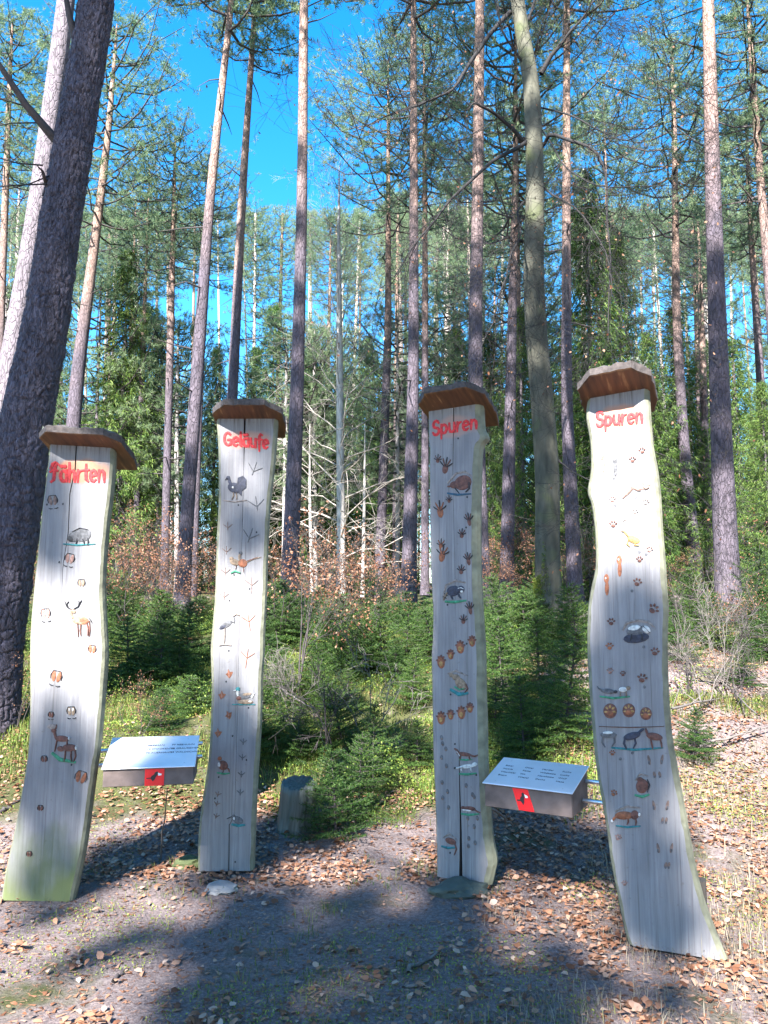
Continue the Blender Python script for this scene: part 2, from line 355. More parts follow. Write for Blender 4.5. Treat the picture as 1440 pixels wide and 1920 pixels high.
PC = [pine_crown(11 + q, 8, 2.5 + .35 * (q % 3), 58 + 6 * (q % 2), 1. - .12 * (q % 3)) for q in range(5)]
SC = [spruce_crown(31 + q, 16, 2.3 + .3 * q, .4 + .2 * q) for q in range(3)]
YS = [young_spruce(51 + q, (.9, 1.2, 1.0)[q]) for q in range(3)]
BS = [sapling(71 + q, 1.6, 1.0) for q in range(3)]

# ------------------------------------------------------------------ trees
def trunk_mesh(pts, rad, k, seed, mat, rows=None, flare=True, rough=.035, pw=1.15):
    """pts world points bottom to top; returns mesh relative to pts[0]"""
    pts = np.asarray(pts, float); rad = np.asarray(rad, float)
    L = np.concatenate([[0], np.cumsum(np.linalg.norm(np.diff(pts, axis=0), axis=1))])
    n = rows or max(8, int(L[-1] / .8)); s = np.linspace(0, 1, n) ** pw * L[-1]
    def sm(v):
        out = np.interp(s, L, v); o2 = out.copy()
        kk = max(1, min(n // 24, 12))
        for q in range(kk, n - kk): o2[q] = out[q - kk:q + kk + 1].mean()
        return o2
    C = np.stack([sm(pts[:, q]) for q in range(3)], -1); rr = sm(rad)
    if flare: rr = rr * (1 + .35 * np.exp(-s / .35))
    a = np.arange(k) * 2 * math.pi / k
    rv = rr[:, None] * (1 + rough * 2 * (vnoise(np.cos(a)[None] * 2 + 7 + s[:, None] * .35, np.sin(a)[None] * 2 + s[:, None] * .6, seed) - .5))
    return C, rv, a, s
def build_trunk(pts, rad, k, seed, mat, **kw):
    C, rv, a, s = trunk_mesh(pts, rad, k, seed, mat, **kw); n = len(C)
    V = C[:, None, :] + np.stack([np.cos(a)[None] * rv, np.sin(a)[None] * rv, 0 * rv], -1)
    V = (V - C[0]).reshape(-1, 3)
    i = np.arange(n - 1)[:, None] * k; j = np.arange(k)[None, :]; j2 = (j + 1) % k
    return mesh('trunk', V, np.stack([i + j, i + j2, i + k + j2, i + k + j], -1).reshape(-1, 4), [mat], None, True), C[0]

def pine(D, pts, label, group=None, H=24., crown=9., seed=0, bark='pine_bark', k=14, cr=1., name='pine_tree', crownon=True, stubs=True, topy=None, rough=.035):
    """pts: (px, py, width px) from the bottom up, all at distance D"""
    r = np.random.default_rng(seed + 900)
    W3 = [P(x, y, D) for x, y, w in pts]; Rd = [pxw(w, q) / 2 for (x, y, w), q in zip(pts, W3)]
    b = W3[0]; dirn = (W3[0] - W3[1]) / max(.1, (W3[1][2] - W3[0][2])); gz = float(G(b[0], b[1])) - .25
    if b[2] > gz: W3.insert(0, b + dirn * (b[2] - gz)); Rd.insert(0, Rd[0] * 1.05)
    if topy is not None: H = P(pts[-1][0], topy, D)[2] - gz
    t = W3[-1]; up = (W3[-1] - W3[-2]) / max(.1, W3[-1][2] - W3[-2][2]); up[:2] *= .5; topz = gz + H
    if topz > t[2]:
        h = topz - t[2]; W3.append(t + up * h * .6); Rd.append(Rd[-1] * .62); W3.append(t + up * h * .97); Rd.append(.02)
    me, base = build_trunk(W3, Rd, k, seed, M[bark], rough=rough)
    root = link(name, None, loc=base, label=label, cat='tree', group=group)
    link('trunk', me, root)
    top = W3[-1] - base
    # dead stubs below the crown
    if stubs:
        zs = np.array([w[2] for w in W3])
        for q in range(8):
            tb = TB(); zz = r.uniform(max(zs[0] + 3, topz - crown - 9), topz - crown + 1)
            c = np.array([np.interp(zz, zs, [w[q2] for w in W3]) for q2 in range(3)]) - base; az = r.uniform(0, 6.28); L = r.uniform(.3, 1.3)
            e = c + np.array([math.cos(az) * L, math.sin(az) * L, r.uniform(-.3, .25)])
            tb.tube([c, (c + e) / 2 + r.normal(0, .06, 3), e], [.022, .014, .004], 4)
            link('dead_branch', tb.mesh('dead_branch', [M['twig']]), root)
    if crownon:
        fo, br = PC[seed % len(PC)]; sz = crown / 8; c = link('crown', fo, root); c.location = top - np.array([0, 0, crown * .95]) * 1
        # lean the crown start towards the trunk axis
        c.location[0] = np.interp(topz - crown, [w[2] for w in W3], [w[0] for w in W3]) - base[0]
        c.scale = (sz * cr, sz * cr, sz); c.rotation_euler = (0, 0, r.uniform(0, 6.28))
        ang = math.atan2(top[0] - c.location[0], crown); c.rotation_euler = (0, ang * .8, 0)
        bb = link('branches', br, c); bb.parent = c
    return root
def spruce(x, y, H, label, group=None, seed=0, w=1., name='spruce_tree', trunk=True):
    z = float(G(x, y)) - .1
    root = link(name, None, loc=(x, y, z), label=label, cat='tree', group=group)
    if trunk:
        r_ = .011 * H; me, _ = build_trunk([(0, 0, 0), (0, 0, H * .5), (0, 0, H * .98)], [r_, r_ * .6, .015], 8, seed, M['pine_bark_grey']); link('trunk', me, root)
    fo, br = SC[seed % 3]; c = link('crown', fo, root); s = H / 16; c.scale = (s * w, s * w, s); c.rotation_euler = (0, 0, seed * 1.3)
    b = link('branches', br, c)
    return root

TREES = [
 (13, [(-30, 1130, 44), (0, 800, 40), (30, 620, 38), (70, 400, 36), (125, 0, 32)], 'pale sunlit pine trunk directly behind the huge dark trunk at the left edge', dict(bark='pine_bark_grey', H=24)),
 (22, [(118, 1090, 28), (145, 700, 25), (172, 500, 18), (200, 280, 13), (208, 200, 10)], 'leaning pine rising right of the huge trunk, bushy crown in the upper left', dict(topy=40, crown=7.5, cr=.95)),
 (25, [(308, 1090, 16), (320, 620, 13), (325, 400, 9)], 'slim pine left of the red-barked one with a small crown below the sky gap', dict(topy=250, crown=5.5, cr=.9)),
 (15.5, [(340, 1150, 30), (352, 950, 25), (370, 700, 24), (395, 350, 17), (435, 0, 11)], 'tall red-barked pine leaning right behind the second board from the left', dict(crown=8.5, H=21, cr=.85)),
 (26, [(362, 1090, 16), (372, 800, 14), (385, 500, 9)], 'thin dark pine close behind the red-barked leaning pine', dict(topy=300, crown=5)),
 (19, [(418, 1120, 24), (436, 730, 20), (455, 350, 15), (477, 30, 9)], 'grey pine rising from behind the second board, thin crown at the top edge', dict(crown=6, H=20.5, cr=.85)),
 (14, [(540, 1150, 35), (555, 800, 27), (566, 400, 20), (570, 0, 16)], 'straight dark pine trunk right of the second board with sunlit patches high up', dict(H=26, crown=7)),
 (26, [(712, 1080, 20), (728, 600, 13), (728, 300, 8)], 'pale pine just left of the dark double trunks near the centre', dict(topy=110, crown=7.5)),
 (16.5, [(766, 1130, 30), (775, 700, 21), (776, 300, 15), (775, 40, 11)], 'dark pine trunk just left of the third board, pale patches up its side', dict(H=21.5, crown=8)),
 (24, [(797, 1110, 16), (797, 500, 11), (796, 280, 8)], 'thin pale pine touching the left side of the third board', dict(topy=60, crown=7)),
 (15.5, [(907, 1150, 30), (890, 700, 28), (895, 400, 22), (900, 0, 17)], 'thick pine rising behind the roof of the third board, white upper trunk', dict(H=24, crown=7.5)),
 (20, [(950, 1090, 27), (957, 760, 21), (967, 300, 11)], 'dark pine between the third board and the mossy smooth trunk', dict(topy=0, crown=8)),
 (24, [(966, 1080, 13), (970, 760, 11), (972, 500, 8)], 'thin sunlit pine hugging the right side of the dark one beside the mossy trunk', dict(topy=190, crown=6)),
 (18.5, [(1078, 1100, 30), (1062, 750, 21), (1062, 400, 16), (1063, 0, 12)], 'mottled pine right of the smooth mossy trunk, left of the fourth board', dict(H=23, crown=8)),
 (24, [(1303, 1060, 24), (1283, 850, 20), (1268, 600, 15), (1265, 260, 10)], 'pine leaning left just right of the fourth board, crown high above it', dict(topy=60, crown=8)),
 (13, [(1366, 1130, 46), (1355, 900, 40), (1345, 600, 33), (1335, 300, 27), (1328, 0, 21)], 'stout pine near the right edge with a scaly sunlit foot', dict(H=24, crown=7)),
 (32, [(1318, 1020, 12), (1303, 500, 8)], 'very thin pale pine left of the stout right-hand pine', dict(topy=330, crown=6)),
 (30, [(1327, 1000, 17), (1316, 600, 10)], 'darker thin pine directly beside the stout right-hand pine', dict(topy=380, crown=6)),
 (21, [(1445, 1000, 18), (1425, 700, 14), (1405, 400, 9), (1402, 300, 7)], 'leaning pine at the right edge with a small crown halfway up', dict(topy=210, crown=5)),
 (18, [(1460, 800, 20), (1440, 500, 17), (1425, 330, 14), (1408, 100, 10)], 'curved pine bending in from the right edge, tufted crown in the corner', dict(topy=-30, crown=6.5)),
 (22, [(-8, 1000, 16), (2, 600, 13), (9, 400, 12), (18, 150, 9)], 'slim reddish pine at the extreme left edge', dict(topy=30, crown=6)),
 (30, [(228, 1090, 13), (238, 900, 11), (245, 650, 8)], 'first pale thin pine right of the leftmost board', dict(topy=360, crown=5)),
 (27, [(250, 1080, 12), (262, 820, 10), (270, 600, 8)], 'second thin pine right of the leftmost board, whiter than its neighbour', dict(topy=300, crown=5)),
 (34, [(606, 1080, 9), (612, 800, 9), (618, 560, 6)], 'thin reddish pine left of the pale bare tree in the middle', dict(topy=400, crown=5)),
 (31, [(1145, 900, 10), (1140, 500, 7)], 'thin pine above the roof of the fourth board, pale crown around it', dict(topy=170, crown=8)),
]
for q, (D, pts, lab, kw) in enumerate(TREES):
    pine(D, pts, lab, seed=q, **kw)

# the huge near pine at the left: bark plates as real relief
def near_pine():
    pts = [(-20, 1420, 102), (-12, 1200, 100), (18, 1000, 98), (47, 800, 90), (88, 600, 76), (116, 400, 68), (150, 200, 62), (182, 0, 57)]
    D = 7.0; W3 = [P(x, y, D) for x, y, w in pts]; Rd = [pxw(w, q) / 2 for (x, y, w), q in zip(pts, W3)]
    gz = float(G(W3[0][0], D)) - .25
    W3.insert(0, W3[0] + (W3[0] - W3[1]) / (W3[1][2] - W3[0][2]) * (W3[0][2] - gz)); Rd.insert(0, Rd[0] * 1.1)
    up = (W3[-1] - W3[-2]); up /= up[2]
    for h in (6, 12, 17): W3.append(W3[-1] + up * 5.5 * np.array([.6, 1, 1])); Rd.append(Rd[-1] * .72)
    k = 128
    C, rv, a, s = trunk_mesh(W3, Rd, k, 3, None, rows=1300, rough=.04, pw=1.7, flare=False)
    n = len(C); r = np.random.default_rng(5)
    circ = 2 * math.pi * .2; U = a / (2 * math.pi) * circ; TOT = s[-1]
    A, Sg = np.meshgrid(U, s); A = A + .045 * (vnoise(A * 25, Sg * 14, 8) - .5); Sw = Sg + .10 * (vnoise(A * 18, Sg * 9, 9) - .5)
    cu, cv = .05, .11; nu = round(circ / cu); cu = circ / nu
    best = np.full(A.shape, 9.); sec = np.full(A.shape, 9.); idm = np.zeros(A.shape)
    iu = np.floor(A / cu); iv = np.floor(Sw / cv)
    for du in (-1, 0, 1):
        for dv in (-1, 0, 1):
            gu = iu + du; gv = iv + dv; gm = np.mod(gu, nu)
            h1 = np.modf(np.abs(np.sin(gm * 12.9 + gv * 78.2) * 43758.5))[0]; h2 = np.modf(np.abs(np.sin(gm * 39.3 + gv * 11.1) * 24634.6))[0]
            dd = ((A - (gu + .15 + .7 * h1) * cu) / cu) ** 2 + ((Sw - (gv + .15 + .7 * h2) * cv) / cv) ** 2
            nw = dd < best; sec = np.where(nw, best, np.minimum(sec, dd)); idm = np.where(nw, h1 * .5 + h2 * .5, idm); best = np.where(nw, dd, best)
    edge = np.clip((np.sqrt(sec) - np.sqrt(best)) / .22, 0, 1)
    disp = .021 * edge ** .6 * (.5 + 1.0 * idm) + .004 * vnoise(A * 140, Sw * 60, 2)
    rv = rv - .012 + disp
    V = (C[:, None, :] + np.stack([np.cos(a)[None] * rv, np.sin(a)[None] * rv, 0 * rv], -1) - C[0]).reshape(-1, 3)
    i = np.arange(n - 1)[:, None] * k; j = np.arange(k)[None, :]; j2 = (j + 1) % k
    me = mesh('big_trunk', V, np.stack([i + j, i + j2, i + k + j2, i + k + j], -1).reshape(-1, 4), [M['big_bark']], None, False)
    root = link('pine_tree', None, loc=C[0], label='huge dark pine with plated bark leaning right at the left edge', cat='tree')
    link('trunk', me, root)
    r = np.random.default_rng(4); tips = []
    def limb(p0, p1, ra, depth=2):
        tb = TB(); a_ = P(*p0) - C[0]; b_ = P(*p1) - C[0]; m_ = (a_ + b_) / 2 + np.array([0, 0, -.05])
        tb.tube([a_, m_, b_], [ra, ra * .75, ra * .5], 6); grow(tb, b_, b_ - a_, np.linalg.norm(b_ - a_) * .8, ra * .45, depth, r, tips, .3)
        link('limb', tb.mesh('limb', [M['twig']]), root)
    limb((104, 262, 6.95), (-10, 108, 6.6), .045); limb((140, 70, 6.95), (118, -40, 6.8), .04, 1); limb((94, 345, 6.95), (80, 322, 6.8), .03, 0)
    for (x, y, L_) in [(80, 310, .9), (50, 200, .9), (70, 230, 1.), (92, 330, .8), (88, 345, 1.3)]:
        tb = TB(); grow(tb, P(x, y, 6.85) - C[0], (-1, -.1, r.uniform(-.3, .4)), L_, .009, 3, r, tips, .32); link('thin_twig', tb.mesh('thin_twig', [M['dark_twig']]), root)
    fo, br = PC[1]; c = link('crown', fo, root); c.location = V[-1] - np.array([0, 0, 7.5]); c.scale = (1.2, 1.2, 1.1); link('branches', br, c)
near_pine()

# smooth mossy beech with long bare boughs
def beech():
    D = 12.; pts = [(1030, 1175, 54), (1026, 1050, 46), (1027, 900, 46), (1017, 750, 42), (1005, 620, 40), (1000, 500, 38), (1004, 350, 34), (997, 150, 30), (976, 50, 26), (964, -60, 24), (955, -400, 18)]
    W3 = [P(x, y, D) for x, y, w in pts]; Rd = [pxw(w, q) / 2 for (x, y, w), q in zip(pts, W3)]
    W3.insert(0, W3[0] - np.array([0, 0, W3[0][2] - float(G(W3[0][0], D)) + .3])); Rd.insert(0, Rd[0] * 1.15)
    me, base = build_trunk(W3, Rd, 28, 41, M['beech_bark'], rows=70)
    root = link('beech_tree', None, loc=base, label='smooth grey-green beech trunk with moss foot and dark bare boughs, centre right', cat='tree')
    link('trunk', me, root)
    r = np.random.default_rng(12); tips = []
    boughs = [([(985, 268), (950, 230), (915, 205), (890, 190), (870, 210)], .05, 11.8),
              ([(985, 268), (945, 290), (900, 325), (840, 380), (790, 440), (740, 520)], .05, 11.4),
              ([(955, 25), (910, 75), (880, 120), (845, 175), (790, 195), (730, 220)], .055, 11.6),
              ([(1018, 275), (1035, 250), (1080, 265), (1125, 290), (1140, 360), (1145, 470), (1140, 640)], .045, 11.5),
              ([(1013, 140), (1040, 100), (1075, 55), (1125, -10)], .06, 11.9),
              ([(980, 450), (965, 460), (945, 520), (925, 600), (905, 650)], .03, 11.6),
              ([(983, 380), (968, 400), (978, 440), (960, 470)], .03, 11.7),
              ([(1045, 860), (1065, 880), (1100, 900), (1120, 915)], .022, 11.6),
              ([(1018, 240), (1060, 320), (1120, 350), (1230, 350), (1330, 340)], .02, 11.2),
              ([(1010, 200), (1100, 230), (1180, 270), (1260, 210), (1370, 130)], .02, 11.0),
              ([(990, 130), (940, 60), (930, 0), (900, -60)], .03, 11.8),
              ([(1018, 350), (1090, 400), (1140, 480), (1150, 560)], .022, 11.3),
              ([(975, 60), (1000, 20), (1010, -60)], .05, 12.1)]
    for bi, (pp, ra, DD) in enumerate(boughs):
        tb = TB(); q3 = []
        for i_, (x, y) in enumerate(pp):
            q3.append(P(x, y, D + (DD - D) * (i_ / (len(pp) - 1)) * 3) - base)
        q3 = np.array(q3); s = np.linspace(0, 1, len(q3)); s2 = np.linspace(0, 1, 3 * len(q3))
        c3 = np.stack([np.interp(s2, s, q3[:, k]) for k in range(3)], -1) + r.normal(0, .02, (len(s2), 3)); c3[1:-1] = (c3[:-2] + c3[1:-1] * 2 + c3[2:]) / 4
        tb.tube(c3, ra * .8 * (1 - .8 * s2), 6)
        for q in range(12):
            i0 = r.integers(len(c3) // 4, len(c3) - 1); d0 = unit(c3[i0 + 1] - c3[i0])
            grow(tb, c3[i0], unit(d0 + r.normal(0, .55, 3)), r.uniform(.8, 2.1), min(ra * .22, .008), 3, r, tips, .35, (2, 4), 3, -.02)
        link('bough', tb.mesh('bough', [M['dark_twig']]), root)
    T = np.array([t[0] for t in tips]); n = min(900, len(T)); c = T[r.choice(len(T), n, False)]
    V = leaf_verts(c, unit(r.normal(0, 1, (n, 3)) + (0, 0, -1)), unit(r.normal(0, 1, (n, 3))), r.uniform(.03, .06, n), r.uniform(.02, .035, n), r.uniform(0, .2, n))
    link('withered_leaves', mesh('withered_leaves', V, leaf_faces(n), [M['brown_leaf']]), root)
    # moss at the foot
    n = 5000; th = r.normal(3.6, .6, n); zz = r.random(n) ** 2 * (.5 + 1.1 * vnoise(th * 3, th * 0 + 2, 3)); rr = .195 * (1 + .3 * np.exp(-zz / .3))
    c = np.stack([np.cos(th) * rr - .01 * zz, np.sin(th) * rr, zz + .3], -1); d = unit(np.stack([np.cos(th), np.sin(th), -.2 + 0 * th], -1) + r.normal(0, .5, (n, 3)))
    link('moss', mesh('moss', needles(c, d, r.uniform(.02, .05, n), r.uniform(.01, .02, n), r), tri_faces(n), [M['moss_leaf']]), root)
beech()

# pale bare broadleaf tree in the middle distance
def bare_tree(D, pts, label, H, seed, depth=4, nb=26, L0=2.2, up=.6):
    W3 = [P(x, y, D) for x, y, w in pts]; Rd = [pxw(w, q) / 2 for (x, y, w), q in zip(pts, W3)]
    gz = float(G(W3[0][0], D)) - .2
    if W3[0][2] > gz: W3.insert(0, np.array([W3[0][0], D, gz])); Rd.insert(0, Rd[0])
    top = gz + H; t = W3[-1]; W3.append(np.array([t[0], D, max(top, t[2] + .5)])); Rd.append(.015)
    me, base = build_trunk(W3, Rd, 12, seed, M['pale_bark'])
    root = link('bare_tree', None, loc=base, label=label, cat='tree'); link('trunk', me, root)
    r = np.random.default_rng(seed); tips = []; tb = TB(); zs = [w[2] for w in W3]
    for q in range(nb):
        f = (q + r.random()) / nb; zz = gz + H * (.1 + .86 * f); c = np.array([np.interp(zz, zs, [w[k] for w in W3]) for k in range(3)]) - base
        az = q * 2.4; grow(tb, c, (math.cos(az), math.sin(az), up * (.4 + 1.6 * f)), L0 * (1.15 - .6 * f), .035 * (1.2 - f), depth, r, tips, .3, (2, 4), 3, .03 if f > .4 else -.06)
    link('branches', tb.mesh('bare_branches', [M['pale_twig']]), root)
bare_tree(25, [(640, 1090, 17), (637, 700, 13), (635, 450, 7)], 'pale leafless tree with fine branching twigs in the middle of the picture', 15.2, 3, 3, 54, 2.5, 1.1)
bare_tree(27, [(585, 1090, 7), (580, 900, 5)], 'small tangled bare tree left of the pale leafless one', 6.5, 6, 3, 12, 1.7, .4)
bare_tree(26, [(680, 1090, 7), (684, 900, 5)], 'small tangled bare tree right of the pale leafless one', 6., 9, 3, 11, 1.7, .4)

# spruces one can tell apart
def atpx(px, D): p = P(px, 1100, D); return p[0], D
for q, (px, D, topy, lab, w) in enumerate([
    (215, 27, 455, 'dark spruce with hanging twigs above the roof of the leftmost board', 1.15),
    (262, 33, 560, 'broad spruce filling the gap left of the red-barked pine', 1.3),
    (75, 30, 500, 'dark spruce partly hidden behind the huge trunk at the left', 1.1),
    (1122, 23, 300, 'tall light-green spruce with drooping boughs rising above the fourth board', 1.0),
    (1180, 27, 420, 'second light spruce behind the drooping one above the fourth board', .9),
    (985, 22, 560, 'black-green spruce right behind the smooth mossy trunk', 1.1),
    (925, 26, 610, 'dark spruce just right of the third board', 1.1),
    (860, 30, 600, 'shaded spruce hidden behind the third board', 1.),
    (1235, 24, 610, 'dense spruce standing behind the right side of the fourth board', 1.2),
    (1290, 30, 560, 'dark spruce behind the thin pines right of the fourth board', 1.2),
    (1400, 21, 620, 'bushy spruce right of the stout pine near the right edge', 1.25),
    (1450, 17, 700, 'green spruce cut by the right picture edge', 1.2),
    (470, 34, 640, 'dim spruce seen just right of the second board', 1.1),
    (505, 40, 560, 'far spruce between the second board and the straight dark trunk', 1.0),
    (690, 42, 620, 'grey-green far spruce right of the pale leafless tree', 1.1),
    (395, 31, 640, 'dark spruce directly behind the second board', 1.)]):
    x, y = atpx(px, D); H = P(px, topy, D)[2] - float(G(x, y)); spruce(x, y, H, lab, None, q, w)

# the wood behind: rows of pines and a closed belt of spruces
ZN = [(-60, 240, 'behind the leftmost board'), (240, 400, 'between the two left boards'), (400, 640, 'between the second board and the pale bare tree'),
      (640, 810, 'between the pale bare tree and the third board'), (810, 1110, 'between the two right boards'), (1110, 1500, 'right of the fourth board')]
def zone(px):
    for a, b, t in ZN:
        if px < b: return t
    return ZN[-1][2]
def row(D): return 'nearer' if D < 38 else 'middle' if D < 55 else 'rearmost'
r = np.random.default_rng(99); used = []; cnt = 0; tries = 0
while cnt < 150 and tries < 8000:
    tries += 1; px = r.uniform(-150, 1590); D = 25 + 60 * r.random() ** 1.1
    low = cnt % 3 == 2
    gapL = 235 < px < 400; gapC = 440 < px < 660
    if (gapL and D < 40) or (gapC and D < 46): 
        if not low: continue
    if px > 640 and D < 34 and not low: continue
    x = (px - 720) / F * D
    if any((x - a) ** 2 + (D - b) ** 2 < 2.6 for a, b in used): continue
    used.append((x, D)); lean = r.normal(0, 10)
    w0 = F * r.uniform(.22, .34) / D * (.7 if low else 1); ln = -(px - 720) * .035
    H = r.uniform(15, 26) * (.9 if gapL or gapC else 1); cw = r.uniform(.25, .42) * H
    if gapL or gapC: H = min(H, (.30 + .11 * vnoise(px * .31, D, 5)) * D)
    if low: H = min(r.uniform(10, 17), D * (.34 if gapL or gapC else .40) + 1); cw = H * .72
    z = zone(px)
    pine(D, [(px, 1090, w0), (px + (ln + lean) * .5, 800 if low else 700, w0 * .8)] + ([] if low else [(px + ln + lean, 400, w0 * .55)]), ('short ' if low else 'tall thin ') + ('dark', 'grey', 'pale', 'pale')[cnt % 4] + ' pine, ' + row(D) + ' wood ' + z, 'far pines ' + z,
         H=H, crown=cw, seed=100 + cnt, k=8, bark=('pine_bark', 'pine_bark_grey', 'pine_bark_sunlit', 'pine_bark_sunlit')[cnt % 4], cr=r.uniform(.6, .9) * (1 if not low else 1.1), stubs=False)
    cnt += 1
cnt = 0; used = []
for q in range(1500):
    if cnt >= 85: break
    px = r.uniform(-150, 1590); D = r.uniform(30, 85); x = (px - 720) / F * D
    if any((x - a) ** 2 + (D - b) ** 2 < 4 for a, b in used): continue
    used.append((x, D)); z = zone(px); H = min(r.uniform(6, 13) * (1 if D < 50 else 1.3), D * .30 + 1.5)
    spruce(x, D, H, ('low ' if H < 8 else 'mid-height ' if H < 11 else 'high ') + 'spruce, ' + row(D) + ' wood ' + z, 'far spruces ' + z, q, r.uniform(1.2, 1.7), trunk=False); cnt += 1

# ------------------------------------------------------------------ unseen trees behind the viewer, crowns shaped to shade the clearing
def shade_trees():
    r = np.random.default_rng(21)
    L = -np.array(LD)
    tr = [(-9.5, -9.5), (-5.25, -11.), (-1.2, -13.5), (-13, -6), (2.5, -12)]
    tg = []   # shade targets: (px, py, Y, radius m)
    for x in range(330, 1010, 62):
        for y in range(1700, 2060, 60):
            d = ray(x, y); Y = CAMH / -d[2] * d[1]
            if r.random() < .6: tg.append((x + r.uniform(-35, 35) + (y - 1850) * .5, y + r.uniform(-20, 20), Y, r.uniform(.1, .24)))
    for y in range(760, 1680, 70): tg.append((855, y, 4.5, .2))
    for y in range(1345, 1660, 60): tg.append((428, y, 4.7, .2))
    for y in (1175, 1235, 1290, 1350, 1410, 1450): tg.append((1130 + (y % 3) * 25, y, 3.75, .19)); tg.append((1215, y, 3.7, .17))
    for y in (1590, 1650, 1710): tg.append((1195, y, 3.65, .1))
    for y in (900, 960, 1030): tg.append((95, y, 4.25, .12))
    for x, y in ((110, 1400), (60, 1450), (130, 1500), (70, 1560), (120, 1620), (50, 1660)): tg.append((x, y, 4.2, .085))
    for x, y in ((1180, 1560), (1260, 1600), (1215, 1690), (1290, 1720), (1250, 1770)): tg.append((x, y, 3.6, .075))
    for x, y in ((150, 1800), (260, 1760), (90, 1720), (1130, 1850), (1250, 1880), (1050, 1800)): tg.append((x, y, CAMH / -ray(x, y)[2] * ray(x, y)[1], .09))
    for y in (1100, 1020, 950, 880): tg.append((1290, y, 24, .35)); tg.append((1068, y, 18.5, .35)); tg.append((352, y, 15.5, .3)); tg.append((952, y, 20, .3))
    for (x, y) in ((20, 1200), (10, 1100), (40, 1000), (50, 900), (60, 820), (90, 700), (95, 600), (110, 500), (125, 400), (140, 300), (160, 200), (175, 100), (190, 20), (0, 1300), (70, 760), (80, 640), (120, 450), (150, 240)): tg.append((x, y, 7.1, .32))
    for x, y in ((250, 1230), (320, 1210), (380, 1240), (220, 1190)): tg.append((x, y, 8.3, .35))
    for x, y in ((950, 1280), (1000, 1330), (1050, 1300), (960, 1390), (1040, 1400), (990, 1220), (940, 1480), (1060, 1200), (1010, 1470), (950, 1560), (1010, 1590), (1080, 1590)): tg.append((x, y, max(5.0, CAMH / -ray(x, y)[2] * .8 if ray(x, y)[2] < -.2 else 7), .34))
    for y in (1140, 1050, 980, 900, 820, 740, 640, 560, 480, 330, 240): tg.append((1018, y, 12, .3))
    for y in (1120, 1060, 990, 930, 860, 800, 720, 640, 560, 430, 300): tg.append((552, y, 14, .3))
    for y in (850, 760, 680, 600, 520): tg.append((1350, y, 13, .35))
    for y in (1100, 1000, 900, 820, 640): tg.append((770, y, 16.5, .3))
    for y in (1150, 1000, 1080, 860, 700, 620, 540): tg.append((893, y, 15.5, .3))
    for x, y in ((560, 1270), (640, 1360), (720, 1300), (600, 1420), (700, 1440), (760, 1400)): tg.append((x, y, 6.8, .16))
    for x, y in ((480, 1530), (540, 1560), (600, 1570), (520, 1640), (250, 1640), (320, 1600)): tg.append((x, y, 5.2, .2))
    roots = []; data = []
    for (x, y) in tr:
        z = float(G(x, y)) - .2; rt = link('pine_tree', None, loc=(x, y, z), label='unseen pine behind the viewer, its boughs placed to shade the clearing', cat='tree', group='pines behind the viewer')
        me, _ = build_trunk([(0, 0, 0), (.1, 0, 10), (0, 0, 24)], [.2, .15, .03], 12, 3, M['pine_bark']); link('trunk', me, rt)
        roots.append((rt, np.array([x, y, z]))); data.append([TB(), []])
    for px, py, Y, ra in tg:
        p = P(px, py, Y); best = None
        for ti, (rt, b) in enumerate(roots):
            # parameter along the sun ray closest to this trunk
            lh = L[:2]; t = float(np.dot(b[:2] - p[:2], lh) / np.dot(lh, lh)); t = min(max(t, 11), 26)
            c = p + L * t; dd = np.linalg.norm(c[:2] - b[:2])
            if c[2] > 22: dd += 5
            if best is None or dd < best[0]: best = (dd, ti, c)
        dd, ti, c = best; b = roots[ti][1]; tb, cl = data[ti]; c = c - b
        a = np.array([0, 0, max(3, c[2] - .35 * dd)]); m = (a + c) / 2 + r.normal(0, .15, 3)
        tb.tube([a, m, c], [.03, .02, .006], 4)
        n = int(520 * (ra / .3) ** 2 + 120); o = unit(r.normal(0, 1, (n, 3))) * (r.random((n, 1)) ** .4) * ra
        cl.append(c + o)  # needle clump set on the sun ray so its shade hits the target
    for (rt, b), (tb, cl) in zip(roots, data):
        if not cl: continue
        c = np.vstack(cl); n = len(c); d = unit(r.normal(0, 1, (n, 3)) + (0, 0, .4))
        link('crown', mesh('crown', needles(c, d, r.uniform(.12, .2, n), r.uniform(.022, .034, n), r), tri_faces(n), [M['pine_leaf']]), rt)
        link('branches', tb.mesh('boughs', [M['twig']]), rt)
shade_trees()
r = np.random.default_rng(55)
AMB = [(-34, -38), (-26, -44), (-18, -36), (-10, -42), (-2, -36), (6, -43), (14, -35), (22, -40), (10, -24), (16, -16), (22, -22), (11, -8), (18, -4), (25, -10), (13, 3), (20, 9), (28, 2), (17, 15), (27, 16), (-34, -22), (-40, -8), (-42, 8), (-46, 20), (0, -50), (34, -18)]  # unseen trees added around the viewer to cut the ambient sky light
for q, (x, y) in enumerate(AMB):
    z = float(G(x, y)) - .2; rt = link('pine_tree', None, loc=(x, y, z), label='pine added beside or behind the viewer, outside the picture, to block sky light', cat='tree', group='pines outside the picture')
    me, _ = build_trunk([(0, 0, 0), (.1, 0, 10), (0, 0, 23)], [.2, .15, .03], 10, 3, M['pine_bark']); link('trunk', me, rt)
    fo, br = PC[q % 5]; c = link('crown', fo, rt, loc=(0, 0, 10)); c.scale = (1.5, 1.5, 1.7); c.rotation_euler = (0, 0, q); link('branches', br, c)
    sp = SC[q % 3]; x += 3.3; y -= 2.4; rt = link('spruce_tree', None, loc=(x, y, float(G(x, y)) - .2), label='spruce added beside or behind the viewer, outside the picture, to block sky light', cat='tree', group='spruces outside the picture')
    c = link('crown', sp[0], rt); c.scale = (.95, .95, .75); c.rotation_euler = (0, 0, q); link('branches', sp[1], c)

